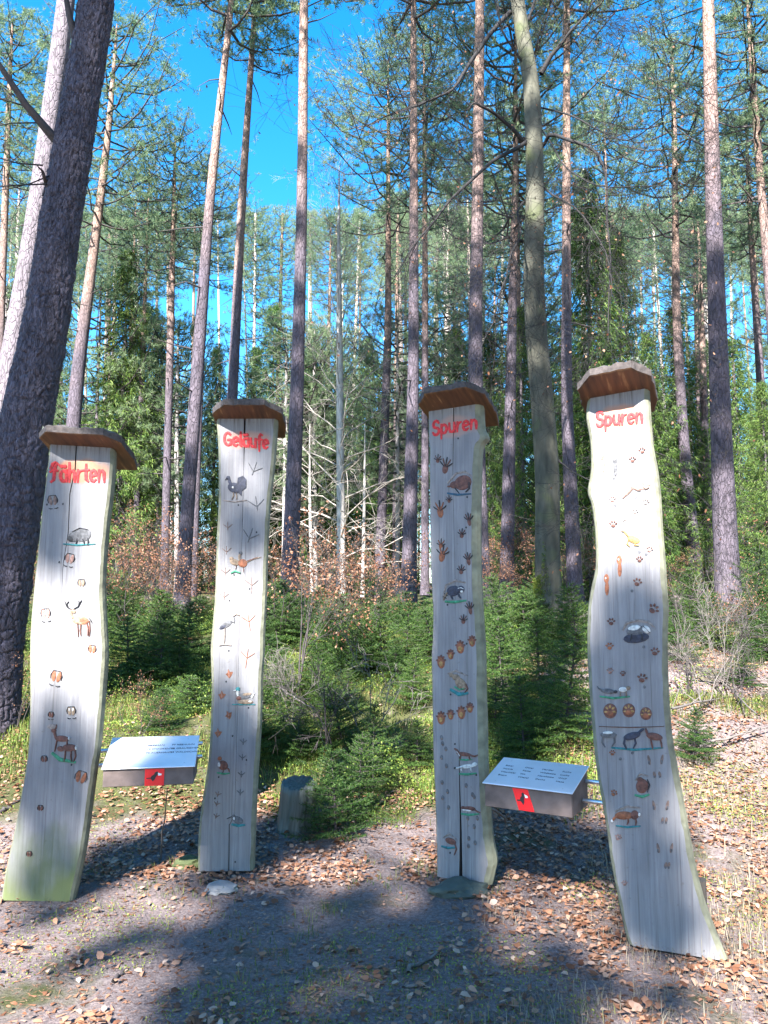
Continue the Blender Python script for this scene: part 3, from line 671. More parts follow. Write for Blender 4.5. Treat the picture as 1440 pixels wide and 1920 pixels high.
# ------------------------------------------------------------------ carved boards
YAW = R(25)
def boardmat(name, stain=None, algae=0, tint=(.205, .2, .205)):
    m, N, L, b = newmat(name)
    tc = N.new('ShaderNodeTexCoord')
    mp = N.new('ShaderNodeMapping'); mp.inputs['Scale'].default_value = (38, 38, 1.6); L.new(tc.outputs['Object'], mp.inputs[0])
    n1 = N.new('ShaderNodeTexNoise'); n1.inputs['Scale'].default_value = 1; n1.inputs['Detail'].default_value = 8; n1.inputs['Roughness'].default_value = .7; n1.inputs['Distortion'].default_value = .6; L.new(mp.outputs[0], n1.inputs['Vector'])
    r = N.new('ShaderNodeValToRGB'); e = r.color_ramp.elements; e[0].position = .25; e[0].color = (*[c * .62 for c in tint], 1); e[1].position = .68; e[1].color = (*[min(.8, c * 1.18) for c in tint], 1)
    L.new(n1.outputs['Fac'], r.inputs[0]); last = r.outputs[0]
    def over(fac, col):
        nonlocal last
        x = N.new('ShaderNodeMix'); x.data_type = 'RGBA'; x.inputs[7].default_value = (*col, 1); L.new(fac, x.inputs[0]); L.new(last, x.inputs[6]); last = x.outputs[2]
    n2 = N.new('ShaderNodeTexNoise'); n2.inputs['Scale'].default_value = 5; n2.inputs['Detail'].default_value = 7
    mp2 = N.new('ShaderNodeMapping'); mp2.inputs['Scale'].default_value = (1.6, 1.6, .7); L.new(tc.outputs['Object'], mp2.inputs[0]); L.new(mp2.outputs[0], n2.inputs['Vector'])
    g = N.new('ShaderNodeMapRange'); g.inputs[1].default_value = .48; g.inputs[2].default_value = .75; g.inputs[4].default_value = .55; L.new(n2.outputs['Fac'], g.inputs[0]); over(g.outputs[0], (.11, .108, .12))
    mp3 = N.new('ShaderNodeMapping'); mp3.inputs['Scale'].default_value = (110, 110, 1.1); L.new(tc.outputs['Object'], mp3.inputs[0]); n3 = N.new('ShaderNodeTexNoise'); n3.inputs['Scale'].default_value = 1; n3.inputs['Detail'].default_value = 4; n3.inputs['Distortion'].default_value = 1.2; L.new(mp3.outputs[0], n3.inputs['Vector'])
    g3 = N.new('ShaderNodeMapRange'); g3.inputs[1].default_value = .60; g3.inputs[2].default_value = .68; g3.inputs[4].default_value = .5; L.new(n3.outputs['Fac'], g3.inputs[0]); over(g3.outputs[0], (.09, .08, .075))
    n4 = N.new('ShaderNodeTexNoise'); n4.inputs['Scale'].default_value = 42; n4.inputs['Detail'].default_value = 6; L.new(tc.outputs['Object'], n4.inputs['Vector'])
    g4 = N.new('ShaderNodeMapRange'); g4.inputs[1].default_value = .64; g4.inputs[2].default_value = .74; g4.inputs[4].default_value = .5; L.new(n4.outputs['Fac'], g4.inputs[0]); over(g4.outputs[0], (.13, .11, .09))
    sx = N.new('ShaderNodeSeparateXYZ'); L.new(tc.outputs['Object'], sx.inputs[0])
    if stain:
        # dark runs below the roof
        dz = N.new('ShaderNodeMapRange'); dz.inputs[1].default_value = stain[1] + .02; dz.inputs[2].default_value = stain[1] + .20; L.new(sx.outputs['Z'], dz.inputs[0])
        mp5 = N.new('ShaderNodeMapping'); mp5.inputs['Scale'].default_value = (55, 55, .8); L.new(tc.outputs['Object'], mp5.inputs[0]); n5 = N.new('ShaderNodeTexNoise'); n5.inputs['Scale'].default_value = 1; L.new(mp5.outputs[0], n5.inputs['Vector'])
        a5 = N.new('ShaderNodeMath'); a5.operation = 'MULTIPLY_ADD'; a5.inputs[1].default_value = .35; L.new(dz.outputs[0], a5.inputs[0]); L.new(n5.outputs['Fac'], a5.inputs[2])
        g5 = N.new('ShaderNodeMapRange'); g5.inputs[1].default_value = .72; g5.inputs[2].default_value = .85; g5.inputs[4].default_value = .7; L.new(a5.outputs[0], g5.inputs[0]); over(g5.outputs[0], (.075, .055, .05))
        sc = N.new('ShaderNodeVectorMath'); sc.operation = 'SUBTRACT'; sc.inputs[1].default_value = (stain[0], 0, stain[1]); L.new(tc.outputs['Object'], sc.inputs[0])
        s2 = N.new('ShaderNodeVectorMath'); s2.operation = 'MULTIPLY'; s2.inputs[1].default_value = (1 / stain[2], 0, 1 / stain[3]); L.new(sc.outputs[0], s2.inputs[0])
        ln = N.new('ShaderNodeVectorMath'); ln.operation = 'LENGTH'; L.new(s2.outputs[0], ln.inputs[0])
        ad = N.new('ShaderNodeMath'); ad.operation = 'ADD'; L.new(ln.outputs['Value'], ad.inputs[0]); L.new(n2.outputs['Fac'], ad.inputs[1])
        q = N.new('ShaderNodeMapRange'); q.inputs[1].default_value = 1.55; q.inputs[2].default_value = 1.25; q.inputs[4].default_value = .75; L.new(ad.outputs[0], q.inputs[0]); over(q.outputs[0], stain[4])
    if algae:
        ad = N.new('ShaderNodeMath'); ad.operation = 'MULTIPLY_ADD'; ad.inputs[1].default_value = -.9; L.new(n2.outputs['Fac'], ad.inputs[0]); L.new(sx.outputs['Z'], ad.inputs[2])
        q = N.new('ShaderNodeMapRange'); q.inputs[1].default_value = -.02; q.inputs[2].default_value = -.42; q.inputs[4].default_value = algae; L.new(ad.outputs[0], q.inputs[0]); over(q.outputs[0], (.11, .135, .045))
    L.new(last, b.inputs['Base Color']); b.inputs['Roughness'].default_value = .75; b.inputs['Specular IOR Level'].default_value = .3
    bp = N.new('ShaderNodeBump'); bp.inputs['Strength'].default_value = .35; bp.inputs['Distance'].default_value = .004; L.new(n1.outputs['Fac'], bp.inputs['Height']); L.new(bp.outputs[0], b.inputs['Normal'])
    return m
M['wane'] = simple('greenish waney edge', (.16, .16, .11), .85, noise=.3, nscale=18, bump=.5)
M['crack'] = simple('wood inside the crack', (.05, .04, .035), .9)
M['cap_top'] = simple('weathered bark on the roof', (.065, .058, .055), .95, noise=.6, nscale=22, bump=1)
M['cap_edge'] = simple('grey weathered end grain', (.055, .045, .042), .9, noise=.45, nscale=40, bump=.6)
def capwood():
    m, N, L, b = newmat('orange-brown stained underside'); tc = N.new('ShaderNodeTexCoord'); mp = N.new('ShaderNodeMapping'); mp.inputs['Scale'].default_value = (26, 3, 3); L.new(tc.outputs['Object'], mp.inputs[0])
    n = N.new('ShaderNodeTexNoise'); n.inputs['Scale'].default_value = 1.3; n.inputs['Detail'].default_value = 6; L.new(mp.outputs[0], n.inputs['Vector'])
    r = N.new('ShaderNodeValToRGB'); e = r.color_ramp.elements; e[0].position = .3; e[0].color = (.035, .016, .008, 1); e[1].position = .78; e[1].color = (.34, .22, .10, 1); k = e.new(.62); k.color = (.11, .052, .02, 1)
    L.new(n.outputs['Fac'], r.inputs[0]); L.new(r.outputs[0], b.inputs['Base Color']); b.inputs['Roughness'].default_value = .7; return m
M['cap_wood'] = capwood()
M['support'] = simple('dark support timber', (.04, .035, .03), .9, bump=.4)
PAINT = {}
def paint(c):
    if c not in PAINT:
        cols = dict(red=(.95, .04, .045), brown=(.22, .085, .06), rust=(.42, .14, .06), dark=(.035, .035, .04), grey=(.17, .17, .18), green=(.06, .38, .20), teal=(.03, .28, .30), white=(.75, .74, .70),
                    ochre=(.55, .32, .10), carve=(.30, .19, .15), tan=(.38, .27, .18), blue=(.03, .13, .22), halo=(.40, .33, .29), pink=(.48, .27, .22), navy=(.05, .055, .09))
        PAINT[c] = simple('carved paint ' + c, [v * (.5 if c != 'white' else .62) for v in cols[c]], .7, noise=.45, nscale=70, bump=.5)
    return PAINT[c]

class Board:
    def __init__(s, rows, Yc, yaw, stain, algae, label, crack, cap, wane=(.022, .022), thick=.065, group=None, bottom_extra=0):
        s.yaw = yaw; s.Yc = Yc
        bl = rows[-1]; mx = (bl[0] + bl[2]) / 2; my = (bl[1] + bl[3]) / 2
        p = P(mx, my, Yc); s.o = np.array([p[0], Yc, 0.]); s.ex = np.array([math.cos(yaw), -math.sin(yaw), 0]); s.ey = np.array([math.sin(yaw), math.cos(yaw), 0])
        s.o[2] = p[2]
        s.root = link('carved_board', None, loc=s.o, label=label, cat='carved board'); s.root.rotation_euler = (0, 0, -yaw)
        # loft
        Lp = [s.uv(a, b) for a, b, c, d in rows]; Rp = [s.uv(c, d) for a, b, c, d in rows]
        n = 90; t = np.linspace(0, len(rows) - 1, n)
        def cr(v):
            v = np.asarray(v); i_ = np.clip(t.astype(int), 0, len(v) - 2); f = (t - i_)[:, None]
            p0 = v[np.clip(i_ - 1, 0, len(v) - 1)]; p1 = v[i_]; p2 = v[i_ + 1]; p3 = v[np.clip(i_ + 2, 0, len(v) - 1)]
            return .5 * ((2 * p1) + (-p0 + p2) * f + (2 * p0 - 5 * p1 + 4 * p2 - p3) * f * f + (-p0 + 3 * p1 - 3 * p2 + p3) * f ** 3)
        Lc, Rc = cr(Lp), cr(Rp); nz = lambda k: .003 * (vnoise(t * 3, t * 0 + k, 31) - .5)
        ck = np.array([s.uv(x, y) for x, y, w in crack]); cw = np.array([w for *_, w in crack])
        V = []; K = 12
        for q in range(n):
            l, r_ = Lc[q], Rc[q]; zc = (l[1] + r_[1]) / 2; wd = r_[0] - l[0]
            o = np.argsort(ck[:, 1]); cx = np.interp(zc, ck[o, 1], ck[o, 0]); c2 = np.interp(zc, ck[o, 1], cw[o]) / 2
            if zc < ck[:, 1].min() - .02 or zc > ck[:, 1].max() + .02: c2 = .00005
            cx = min(max(cx, l[0] + wane[0] + .02), r_[0] - wane[1] - .02); dpt = .035 if c2 > .0002 else .0001
            wl = wane[0] + float(nz(1)[q]) * 2; wr = wane[1] + float(nz(2)[q]) * 2
            xs_ = [(l[0] + .004, thick), (l[0], .030), (l[0] + wl * .35, .012), (l[0] + wl, 0), (cx - c2, 0), (cx - c2 * .3, dpt), (cx + c2 * .3, dpt), (cx + c2, 0), (r_[0] - wr, 0), (r_[0] - wr * .35, .012), (r_[0], .030), (r_[0] - .004, thick)]
            for (x, y) in xs_:
                f = (x - l[0]) / wd; V.append((x, y, l[1] * (1 - f) + r_[1] * f))
        V = np.array(V); fc = []; mi = []
        mm = [1, 1, 1, 0, 2, 2, 2, 0, 1, 1, 1, 3]
        for q in range(n - 1):
            for j_ in range(K):
                a = q * K + j_; b_ = q * K + (j_ + 1) % K; fc.append((a, b_, b_ + K, a + K)); mi.append(mm[j_])
        for base_ in (0, (n - 1) * K):
            for tri in [(0, 1, 2, 3), (0, 3, 4, 5), (0, 5, 6, 11), (6, 7, 8, 11), (8, 9, 10, 11)]:
                fc.append(tuple(base_ + i_ for i_ in tri)); mi.append(0)
        me = mesh('plank', V, fc, [boardmat('pale weathered plank', stain and s.stain(stain), algae), M['wane'], M['crack'], M['cap_edge']], mi)
        link('plank', me, s.root)
        # roof slab, sloping to the back
        tl, trr = np.array(s.uv(rows[0][0], rows[0][1])), np.array(s.uv(rows[0][2], rows[0][3])); cx = (tl[0] + trr[0]) / 2; hw = (trr[0] - tl[0]) / 2
        ex_l, ex_r, fo, bk, tilt, tk, ch = cap; ex_l -= .025; ex_r -= .028; tk -= .012; fo -= .02
        zt = (tl[1] + trr[1]) / 2; sl = (trr[1] - tl[1]) / (2 * hw)
        outl = [(-hw - ex_l + ch, -fo), (hw + ex_r - ch, -fo), (hw + ex_r, -fo + ch * 1.25), (hw + ex_r + .005, bk * .5), (hw + ex_r - .02, bk), (-hw - ex_l + .02, bk), (-hw - ex_l - .006, bk * .5), (-hw - ex_l, -fo + ch * 1.25)]
        r = np.random.default_rng(int(Yc * 100)); pts = []
        m_ = len(outl)
        for q in range(m_):
            a, b_ = np.array(outl[q]), np.array(outl[(q + 1) % m_]); kk = max(2, int(np.linalg.norm(b_ - a) / .03))
            for u in range(kk): pts.append(a + (b_ - a) * u / kk + r.normal(0, .0022, 2))
        pts = np.array(pts); m_ = len(pts); th = math.tan(tilt)
        # the slab's plane touches the whole sawn top of the plank
        def pl(u, v, dz): return (cx + u, v, zt + sl * u - th * v + dz)
        lay = [(.975, 0), (1, .004), (1.0, tk * .8), (.93, tk)]
        V = [pl(u * f, (v - .06) * f + .06, dz + (.004 * r.normal() if dz > .02 else 0)) for f, dz in lay for u, v in pts]
        V.append(pl(0, .06, 0)); V.append(pl(0, .06, tk + .012)); fc = []; mi = []
        for q in range(m_):
            q2 = (q + 1) % m_
            fc.append((q2, q, len(V) - 2)); mi.append(0)
            for k_ in range(3): fc.append((k_ * m_ + q, k_ * m_ + q2, (k_ + 1) * m_ + q2, (k_ + 1) * m_ + q)); mi.append(0 if k_ == 0 else 1 if k_ == 1 else 2)
            fc.append((3 * m_ + q, 3 * m_ + q2, len(V) - 1)); mi.append(2)
        cap_ = link('roof_cap', mesh('roof_cap', V, fc, [M['cap_wood'], M['cap_edge'], M['cap_top']], mi), s.root)
        # lichen tufts on the roof
        n = 900; aa = r.random((n, 2)); u = (aa[:, 0] - .5) * 2 * (hw + ex_l) * .9; v = -fo + aa[:, 1] * (fo + bk) * .95
        keep = vnoise(u * 12 + 5, v * 12, 3) > .55; u = u[keep]; v = v[keep]; n = len(u)
        c = np.array([pl(a, b_, tk + .004) for a, b_ in zip(u, v)]); d = unit(r.normal(0, .7, (n, 3)) + (0, 0, 1))
        link('lichen', mesh('lichen', needles(c, d, r.uniform(.008, .02, n), r.uniform(.006, .012, n), r), tri_faces(n), [simple('grey lichen', (.10, .11, .09), .9)]), cap_)
        # dark posts behind that hold the plank clear of the ground
        mb = MB(); zb = -s.o[2] - .3; w2 = (Rc[-1][0] - Lc[-1][0]) / 2; zt2 = .30; mb.box((0, thick + .034, (zb + zt2) / 2), (w2 * .6, .03, (zt2 - zb) / 2))
        pass; link('support_post', mb.mesh('support_post', [M['support']]), s.root)
    def uv(s, px, py):
        d = ray(px, py); c = np.array([0, 0, CAMH]); nrm = s.ey; t = np.dot(s.o - c, nrm) / np.dot(d, nrm); p = c + d * t - s.o
        return float(np.dot(p, s.ex)), float(p[2])
    def stain(s, st):
        a = s.uv(st[0], st[1]); b = s.uv(st[0] + st[2], st[1]); c = s.uv(st[0], st[1] - st[3]); return (a[0], a[1], b[0] - a[0], c[1] - a[1], st[4])
    def fig(s, name, prims, label=None, proud=.004):
        """relief from ellipses ('e',col,x,y,rx,ry,rot) and strokes ('s',col,width,[(x,y)..]) and polygons ('p',col,[..]) given in picture points on this plank"""
        mb = MB(); mats = []; lay = 0
        def mat(c):
            if c not in mats: mats.append(c)
            return mats.index(c)
        for pr in prims:
            lay += 1; z0 = -.0006 - .0005 * min(lay, 8)
            if pr[0] == 'e':
                _, c, x, y, rx, ry, rot = pr; n = 16; V = []
                for f, h in ((1, .5), (.93, -z0 + 0), (.6, proud * .8)):
                    for q in range(n):
                        a = q * 2 * math.pi / n; dx = math.cos(a) * rx * f; dy = math.sin(a) * ry * f; ca, sa = math.cos(R(rot)), math.sin(R(rot))
                        u, v = s.uv(x + dx * ca - dy * sa, y + dx * sa + dy * ca); V.append((u, .0015 if f == 1 else z0 - (proud * .45 if f > .9 else proud * .85), v))
                u, v = s.uv(x, y); V.append((u, z0 - proud, v)); fc = []
                for k_ in range(2):
                    for q in range(n): q2 = (q + 1) % n; fc.append((k_ * n + q, k_ * n + q2, (k_ + 1) * n + q2, (k_ + 1) * n + q))
                for q in range(n): fc.append((2 * n + q, 2 * n + (q + 1) % n, 3 * n))
                mb.add(V, fc, mat(c))
            elif pr[0] == 's':
                _, c, w, pts = pr; pts = np.array([s.uv(x, y) for x, y in pts]); w2 = w * (s.Yc * 1.0) / F / 2; n = len(pts)
                t = unit(np.gradient(pts, axis=0)); nn = np.stack([-t[:, 1], t[:, 0]], -1); ww = np.full(n, w2); ww[-1] *= .55; ww[0] *= .7
                ext = pts.copy(); ext[0] -= t[0] * w2 * .6; ext[-1] += t[-1] * w2 * .6; V = []
                for q in range(n):
                    for sg, y_ in ((-1, .0015), (-.75, z0 - proud * .6), (0, z0 - proud), (.75, z0 - proud * .6), (1, .0015)):
                        x2 = ext[q] + nn[q] * ww[q] * sg; V.append((x2[0], y_, x2[1]))
                fc = [(q * 5 + k_, q * 5 + k_ + 1, q * 5 + k_ + 6, q * 5 + k_ + 5) for q in range(n - 1) for k_ in range(4)]
                fc += [(0, 1, 2, 3, 4), tuple((n - 1) * 5 + i_ for i_ in (4, 3, 2, 1, 0))]
                mb.add(V, fc, mat(c))
            else:
                _, c, pts = pr; pts = [s.uv(x, y) for x, y in pts]; n = len(pts)
                V = [(u, .0015, v) for u, v in pts] + [(u, z0 - proud * .7, v) for u, v in pts]
                mb.add(V, [tuple(range(n, 2 * n))] + [(q, (q + 1) % n, n + (q + 1) % n, n + q) for q in range(n)], mat(c))
        return link(name, mb.mesh(name, [paint(c) for c in mats]), s.root, label=label)
    # track shapes
    def paw(s, x, y, r, c='brown', rot=0, name='paw_print', pad=1.):
        ca, sa = math.cos(R(rot)), math.sin(R(rot)); T = lambda dx, dy: (x + dx * ca - dy * sa, y + dx * sa + dy * ca)
        pr = [('e', c, *T(0, r * .35), r * .55 * pad, r * .42 * pad, rot)]
        for a in (-62, -22, 22, 62): pr.append(('e', c, *T(math.sin(R(a)) * r * .8, r * .25 - math.cos(R(a)) * r * .95), r * .2, r * .3, rot + a))
        return s.fig(name, pr)
    def hand(s, x, y, r, c='brown', rot=0, name='hand_print', n=5, spread=75, pal=(.42, .5)):
        ca, sa = math.cos(R(rot)), math.sin(R(rot)); T = lambda dx, dy: (x + dx * ca - dy * sa, y + dx * sa + dy * ca)
        pr = [('e', c, *T(0, r * .5), r * pal[0], r * pal[1], rot)]
        for q in range(n):
            a = -spread + 2 * spread * q / (n - 1); L = r * (1.15 - .25 * abs(a) / 75)
            pr.append(('s', c if q % 2 else 'dark', r * .2, [T(math.sin(R(a)) * r * .2, r * .35 - math.cos(R(a)) * r * .2), T(math.sin(R(a)) * L * .8, r * .35 - math.cos(R(a)) * L * .9), T(math.sin(R(a)) * L, r * .3 - math.cos(R(a)) * L * 1.15)]))
        return s.fig(name, pr)
    def bird(s, x, y, r, c='carve', rot=0, w=2.2, name='bird_track', back=.35):
        ca, sa = math.cos(R(rot)), math.sin(R(rot)); T = lambda dx, dy: (x + dx * ca - dy * sa, y + dx * sa + dy * ca)
        pr = [('s', c, w, [T(0, 0), T(math.sin(R(a)) * r * .5, -math.cos(R(a)) * r * .5), T(math.sin(R(a)) * r, -math.cos(R(a)) * r)]) for a in (-50, 0, 50)]
        pr.append(('s', c, w, [T(0, -r * .1), T(0, r * back * .5), T(0, r * back)]))
        return s.fig(name, pr, proud=.002)
    def hoof(s, x, y, r, c='rust', rot=0, name='hoof_print', dew=True, line=False):
        ca, sa = math.cos(R(rot)), math.sin(R(rot)); T = lambda dx, dy: (x + dx * ca - dy * sa, y + dx * sa + dy * ca); pr = []
        for sg in (-1, 1):
            pr.append(('e', c, *T(sg * r * .36, 0), r * .3, r * .8, rot + sg * 8))
            if line: pr.append(('e', 'white', *T(sg * r * .34, -r * .2), r * .15, r * .4, rot + sg * 8))
            if dew: pr.append(('s', 'dark', r * .16, [T(sg * r * .7, r * 1.2), T(sg * r * .45, r * 1.32), T(sg * r * .2, r * 1.3)]))
        for sg in (-1, 1): pr.append(('s', 'dark', 1.3, [T(sg * r * .08, -r * .75), T(sg * r * .5, -r * .72), T(sg * r * .78, -r * .1), T(sg * r * .7, r * .4)]))
        return s.fig(name, pr, proud=.003)

# letters as strokes: x to the right, y up, small letters one unit high
def arc(cx, cy, rx, ry, a0, a1, n=9): return [(cx + rx * math.cos(R(a0 + (a1 - a0) * q / (n - 1))), cy + ry * math.sin(R(a0 + (a1 - a0) * q / (n - 1)))) for q in range(n)]
LET = {
 'a': (1.0, [arc(.45, .5, .4, .48, 40, 320), [(.84, 1.0), (.84, .5), (.9, .02)]]),
 'e': (.95, [[(.1, .5), (.45, .52), (.84, .58)] , arc(.46, .5, .4, .5, 12, 315)]),
 'n': (1.0, [[(.12, 1.0), (.12, .5), (.12, 0)], [(.12, .6), (.3, .92), (.55, .98), (.78, .8), (.82, .4), (.84, 0)]]),
 'h': (1.0, [[(.12, 1.65), (.12, .8), (.12, 0)], [(.12, .6), (.3, .92), (.55, .98), (.78, .8), (.82, .4), (.84, 0)]]),
 'r': (.75, [[(.12, 1.0), (.12, .5), (.12, 0)], [(.12, .55), (.3, .9), (.62, .98)]]),
 't': (.75, [[(.36, 1.5), (.34, .8), (.36, .2), (.6, .03)], [(.02, 1.0), (.35, 1.0), (.7, 1.04)]]),
 'l': (.4, [[(.15, 1.6), (.15, .8), (.15, .1), (.3, 0)]]),
 'u': (1.0, [[(.12, 1.0), (.12, .4), (.28, .06), (.55, .04), (.8, .3)], [(.82, 1.0), (.82, .5), (.88, 0)]]),
 'f': (.7, [[(.72, 1.5), (.5, 1.6), (.32, 1.35), (.3, .6), (.3, -.35)], [(.02, .95), (.3, .95), (.66, .98)]]),
 'p': (1.0, [[(.12, 1.0), (.12, .3), (.12, -.5)], arc(.48, .5, .38, .46, 150, -150, 11)]),
 'S': (1.0, [arc(.5, 1.12, .38, .38, 20, 260, 8) + arc(.48, .37, .42, .40, 80, -160, 9)[1:]]),
 'G': (1.25, [arc(.62, .72, .55, .72, 50, 345, 14), [(.62, .62), (.9, .64), (1.16, .62)], [(1.15, .62), (1.14, .35), (1.1, .1)]]),
 'F': (1.15, [[(.1, 0), (.4, .15), (.5, .8), (.62, 1.35), (.9, 1.62), (1.15, 1.45)], [(.02, .9), (.35, 1.02), (.9, .98)], [(.05, 1.2), (.3, 1.6), (.62, 1.72)]]),
}
def word(b, txt, x0, y0, x1, y1, h, w):
    tot = sum(LET[c][0] + .12 for c in txt.replace('ä', 'a')) - .12; u = 0
    for ch in txt:
        wd, st = LET['a' if ch == 'ä' else ch]
        st = [list(s_) for s_ in st]; pr = []
        for s_ in st:
            pr.append(('s', 'red', w, [(x0 + (x1 - x0) * (u + x) / tot, y0 + (y1 - y0) * (u + x) / tot - y * h) for x, y in s_]))
        if ch == 'ä':
            for dx in (.25, .65): pr.append(('e', 'red', x0 + (x1 - x0) * (u + dx) / tot, y0 + (y1 - y0) * u / tot - 1.35 * h, w * .55, w * .5, 0))
        b.fig('letter', pr, proud=.0035); u += wd + .12

OR = (.36, .16, .075)
rows1 = [(90, 833, 213, 840), (86, 880, 212, 880), (80, 925, 208, 925), (73, 980, 201, 980), (66, 1050, 195, 1050), (60, 1110, 193, 1110), (54, 1180, 196, 1180), (53, 1230, 198, 1230), (53, 1300, 193, 1300), (52, 1360, 188, 1360), (50, 1400, 184, 1400), (45, 1440, 178, 1440), (35, 1500, 170, 1500), (23, 1560, 162, 1560), (10, 1620, 152, 1620), (-2, 1688, 136, 1691)]
rows2 = [(404, 785, 521, 785), (407, 830, 518, 830), (408, 880, 514, 880), (408, 940, 507, 940), (405, 1000, 503, 1000), (403, 1060, 501, 1060), (401, 1120, 499, 1120), (396, 1180, 496, 1180), (393, 1220, 495, 1220), (395, 1280, 491, 1280), (394, 1340, 490, 1340), (391, 1400, 487, 1400), (387, 1440, 484, 1440), (381, 1480, 482, 1480), (375, 1520, 480, 1520), (370, 1570, 478, 1570), (369, 1634, 476, 1633)]
rows3 = [(801, 772, 904, 756), (802, 800, 906, 800), (802, 820, 914, 820), (803, 840, 902, 840), (803, 900, 899, 900), (804, 960, 898, 960), (805, 1020, 898, 1020), (806, 1080, 899, 1080), (809, 1140, 902, 1140), (809, 1190, 905, 1190), (807, 1230, 907, 1230), (808, 1300, 908, 1300), (809, 1360, 910, 1360), (810, 1420, 911, 1420), (813, 1480, 914, 1480), (815, 1540, 918, 1540), (816, 1580, 922, 1580), (817, 1608, 929, 1615), (817, 1625, 926, 1635), (817, 1643, 920, 1662)]
rows4 = [(1100, 748, 1217, 727), (1097, 780, 1220, 780), (1105, 830, 1224, 830), (1106, 880, 1233, 880), (1100, 920, 1238, 920), (1108, 950, 1240, 950), (1114, 1000, 1243, 1000), (1115, 1060, 1248, 1060), (1107, 1100, 1250, 1100), (1101, 1140, 1253, 1140), (1099, 1200, 1251, 1200), (1101, 1260, 1252, 1260), (1105, 1320, 1255, 1320), (1110, 1380, 1260, 1380), (1116, 1440, 1270, 1440), (1126, 1500, 1281, 1500), (1136, 1560, 1292, 1560), (1144, 1620, 1303, 1620), (1156, 1680, 1319, 1685), (1168, 1740, 1342, 1750), (1177, 1772, 1364, 1803)]
B1 = Board(rows1, 4.25, 0, (150, 883, 58, 24, OR), .9, 'leftmost carved board titled Fährten with boar, stag and deer, green at the foot', [(143, 836, .008), (141, 880, .007), (131, 925, .005), (128, 1000, .004), (118, 1060, .003), (113, 1180, .001)], (.05, .09, .17, .30, R(14), .06, .07), (.016, .02))
B2 = Board(rows2, 4.7, 0, (462, 826, 46, 20, (.36, .2, .15)), 0, 'second board from the left titled Geläufe with carved birds and bird tracks', [(459, 786, .012), (458, 830, .008), (457, 880, .002), (440, 1530, .001), (430, 1545, .004), (429, 1633, .006)], (.035, .06, .19, .28, R(13), .06, .09), (.02, .024))
B3 = Board(rows3, 4.5, YAW, (855, 800, 46, 22, (.3, .19, .16)), 0, 'third board titled Spuren with raccoon and otter carvings and a split foot', [(851, 766, .007), (850, 830, .003), (849, 900, .001), (860, 1360, .001), (862, 1480, .006), (864, 1560, .011), (864, 1650, .021)], (.05, .07, .20, .27, R(17), .06, .08), (.012, .045))
B4 = Board(rows4, 3.65, YAW, (1160, 785, 52, 27, (.36, .18, .11)), 0, 'rightmost widest board titled Spuren with badger and fox, flaring out at the foot', [(1190, 1130, .001), (1188, 1180, .001)], (.055, .05, .20, .22, R(18), .06, .08), (.02, .024))
word(B1, 'Fährten', 95, 903, 198, 903, 21, 7.5)
word(B2, 'Geläufe', 420, 834, 504, 841, 16, 6.5)
word(B3, 'Spuren', 811, 816, 895, 803, 17, 6.5)
word(B4, 'Spuren', 1118, 800, 1206, 792, 18, 7)

# board 1 carvings
b = B1
b.hoof(99, 938, 12, 'carve', -5); b.hoof(131, 1047, 12, 'pink', 12); b.hoof(86, 1150, 12, 'pink', -5); b.hoof(153, 1093, 9, 'tan', 0, dew=False); b.hoof(173, 1217, 10, 'rust', 8, dew=False)
b.hoof(106, 1268, 14, 'rust', 12); b.hoof(96, 1340, 7, 'brown', 5); b.hoof(134, 1333, 11, 'tan', -3, line=True); b.hoof(83, 1423, 8, 'brown', 0, dew=False); b.hoof(152, 1457, 15, 'rust', 18, dew=False); b.hoof(76, 1515, 7, 'brown', 0, dew=False); b.hoof(55, 1601, 7, 'brown', 0, dew=False)
b.fig('carved_boar', [('s', 'teal', 4, [(120, 1020), (145, 1022), (178, 1020)]), ('e', 'grey', 154, 1003, 18, 13, -5), ('e', 'grey', 140, 1006, 12, 10, 0), ('e', 'dark', 133, 1010, 7, 6, 20), ('s', 'dark', 3.5, [(145, 1010), (144, 1016), (143, 1019)]), ('s', 'dark', 3.5, [(165, 1010), (166, 1016), (165, 1021)]), ('s', 'dark', 3, [(156, 1012), (158, 1017), (159, 1020)]), ('s', 'dark', 1.5, [(136, 997), (150, 990), (165, 993)])])
b.fig('carved_stag', [('e', 'tan', 150, 1163, 17, 9, 8), ('e', 'rust', 156, 1164, 11, 7, 8), ('s', 'tan', 7, [(136, 1158), (133, 1150), (137, 1145)]), ('e', 'tan', 137, 1146, 6, 4, 20), ('s', 'brown', 3, [(146, 1170), (147, 1182), (147, 1193)]), ('s', 'brown', 3, [(152, 1170), (151, 1182), (152, 1191)]), ('s', 'brown', 3, [(168, 1165), (169, 1180), (168, 1192)]), ('s', 'brown', 3, [(163, 1168), (166, 1178), (165, 1191)]), ('s', 'dark', 1.8, [(135, 1143), (126, 1138), (122, 1128)]), ('s', 'dark', 1.8, [(129, 1140), (126, 1132), (129, 1128)]), ('s', 'dark', 1.8, [(138, 1142), (147, 1137), (153, 1126)]), ('s', 'dark', 1.6, [(147, 1137), (149, 1130), (148, 1127)]), ('s', 'dark', 1.8, [(168, 1160), (172, 1165), (173, 1168)])])
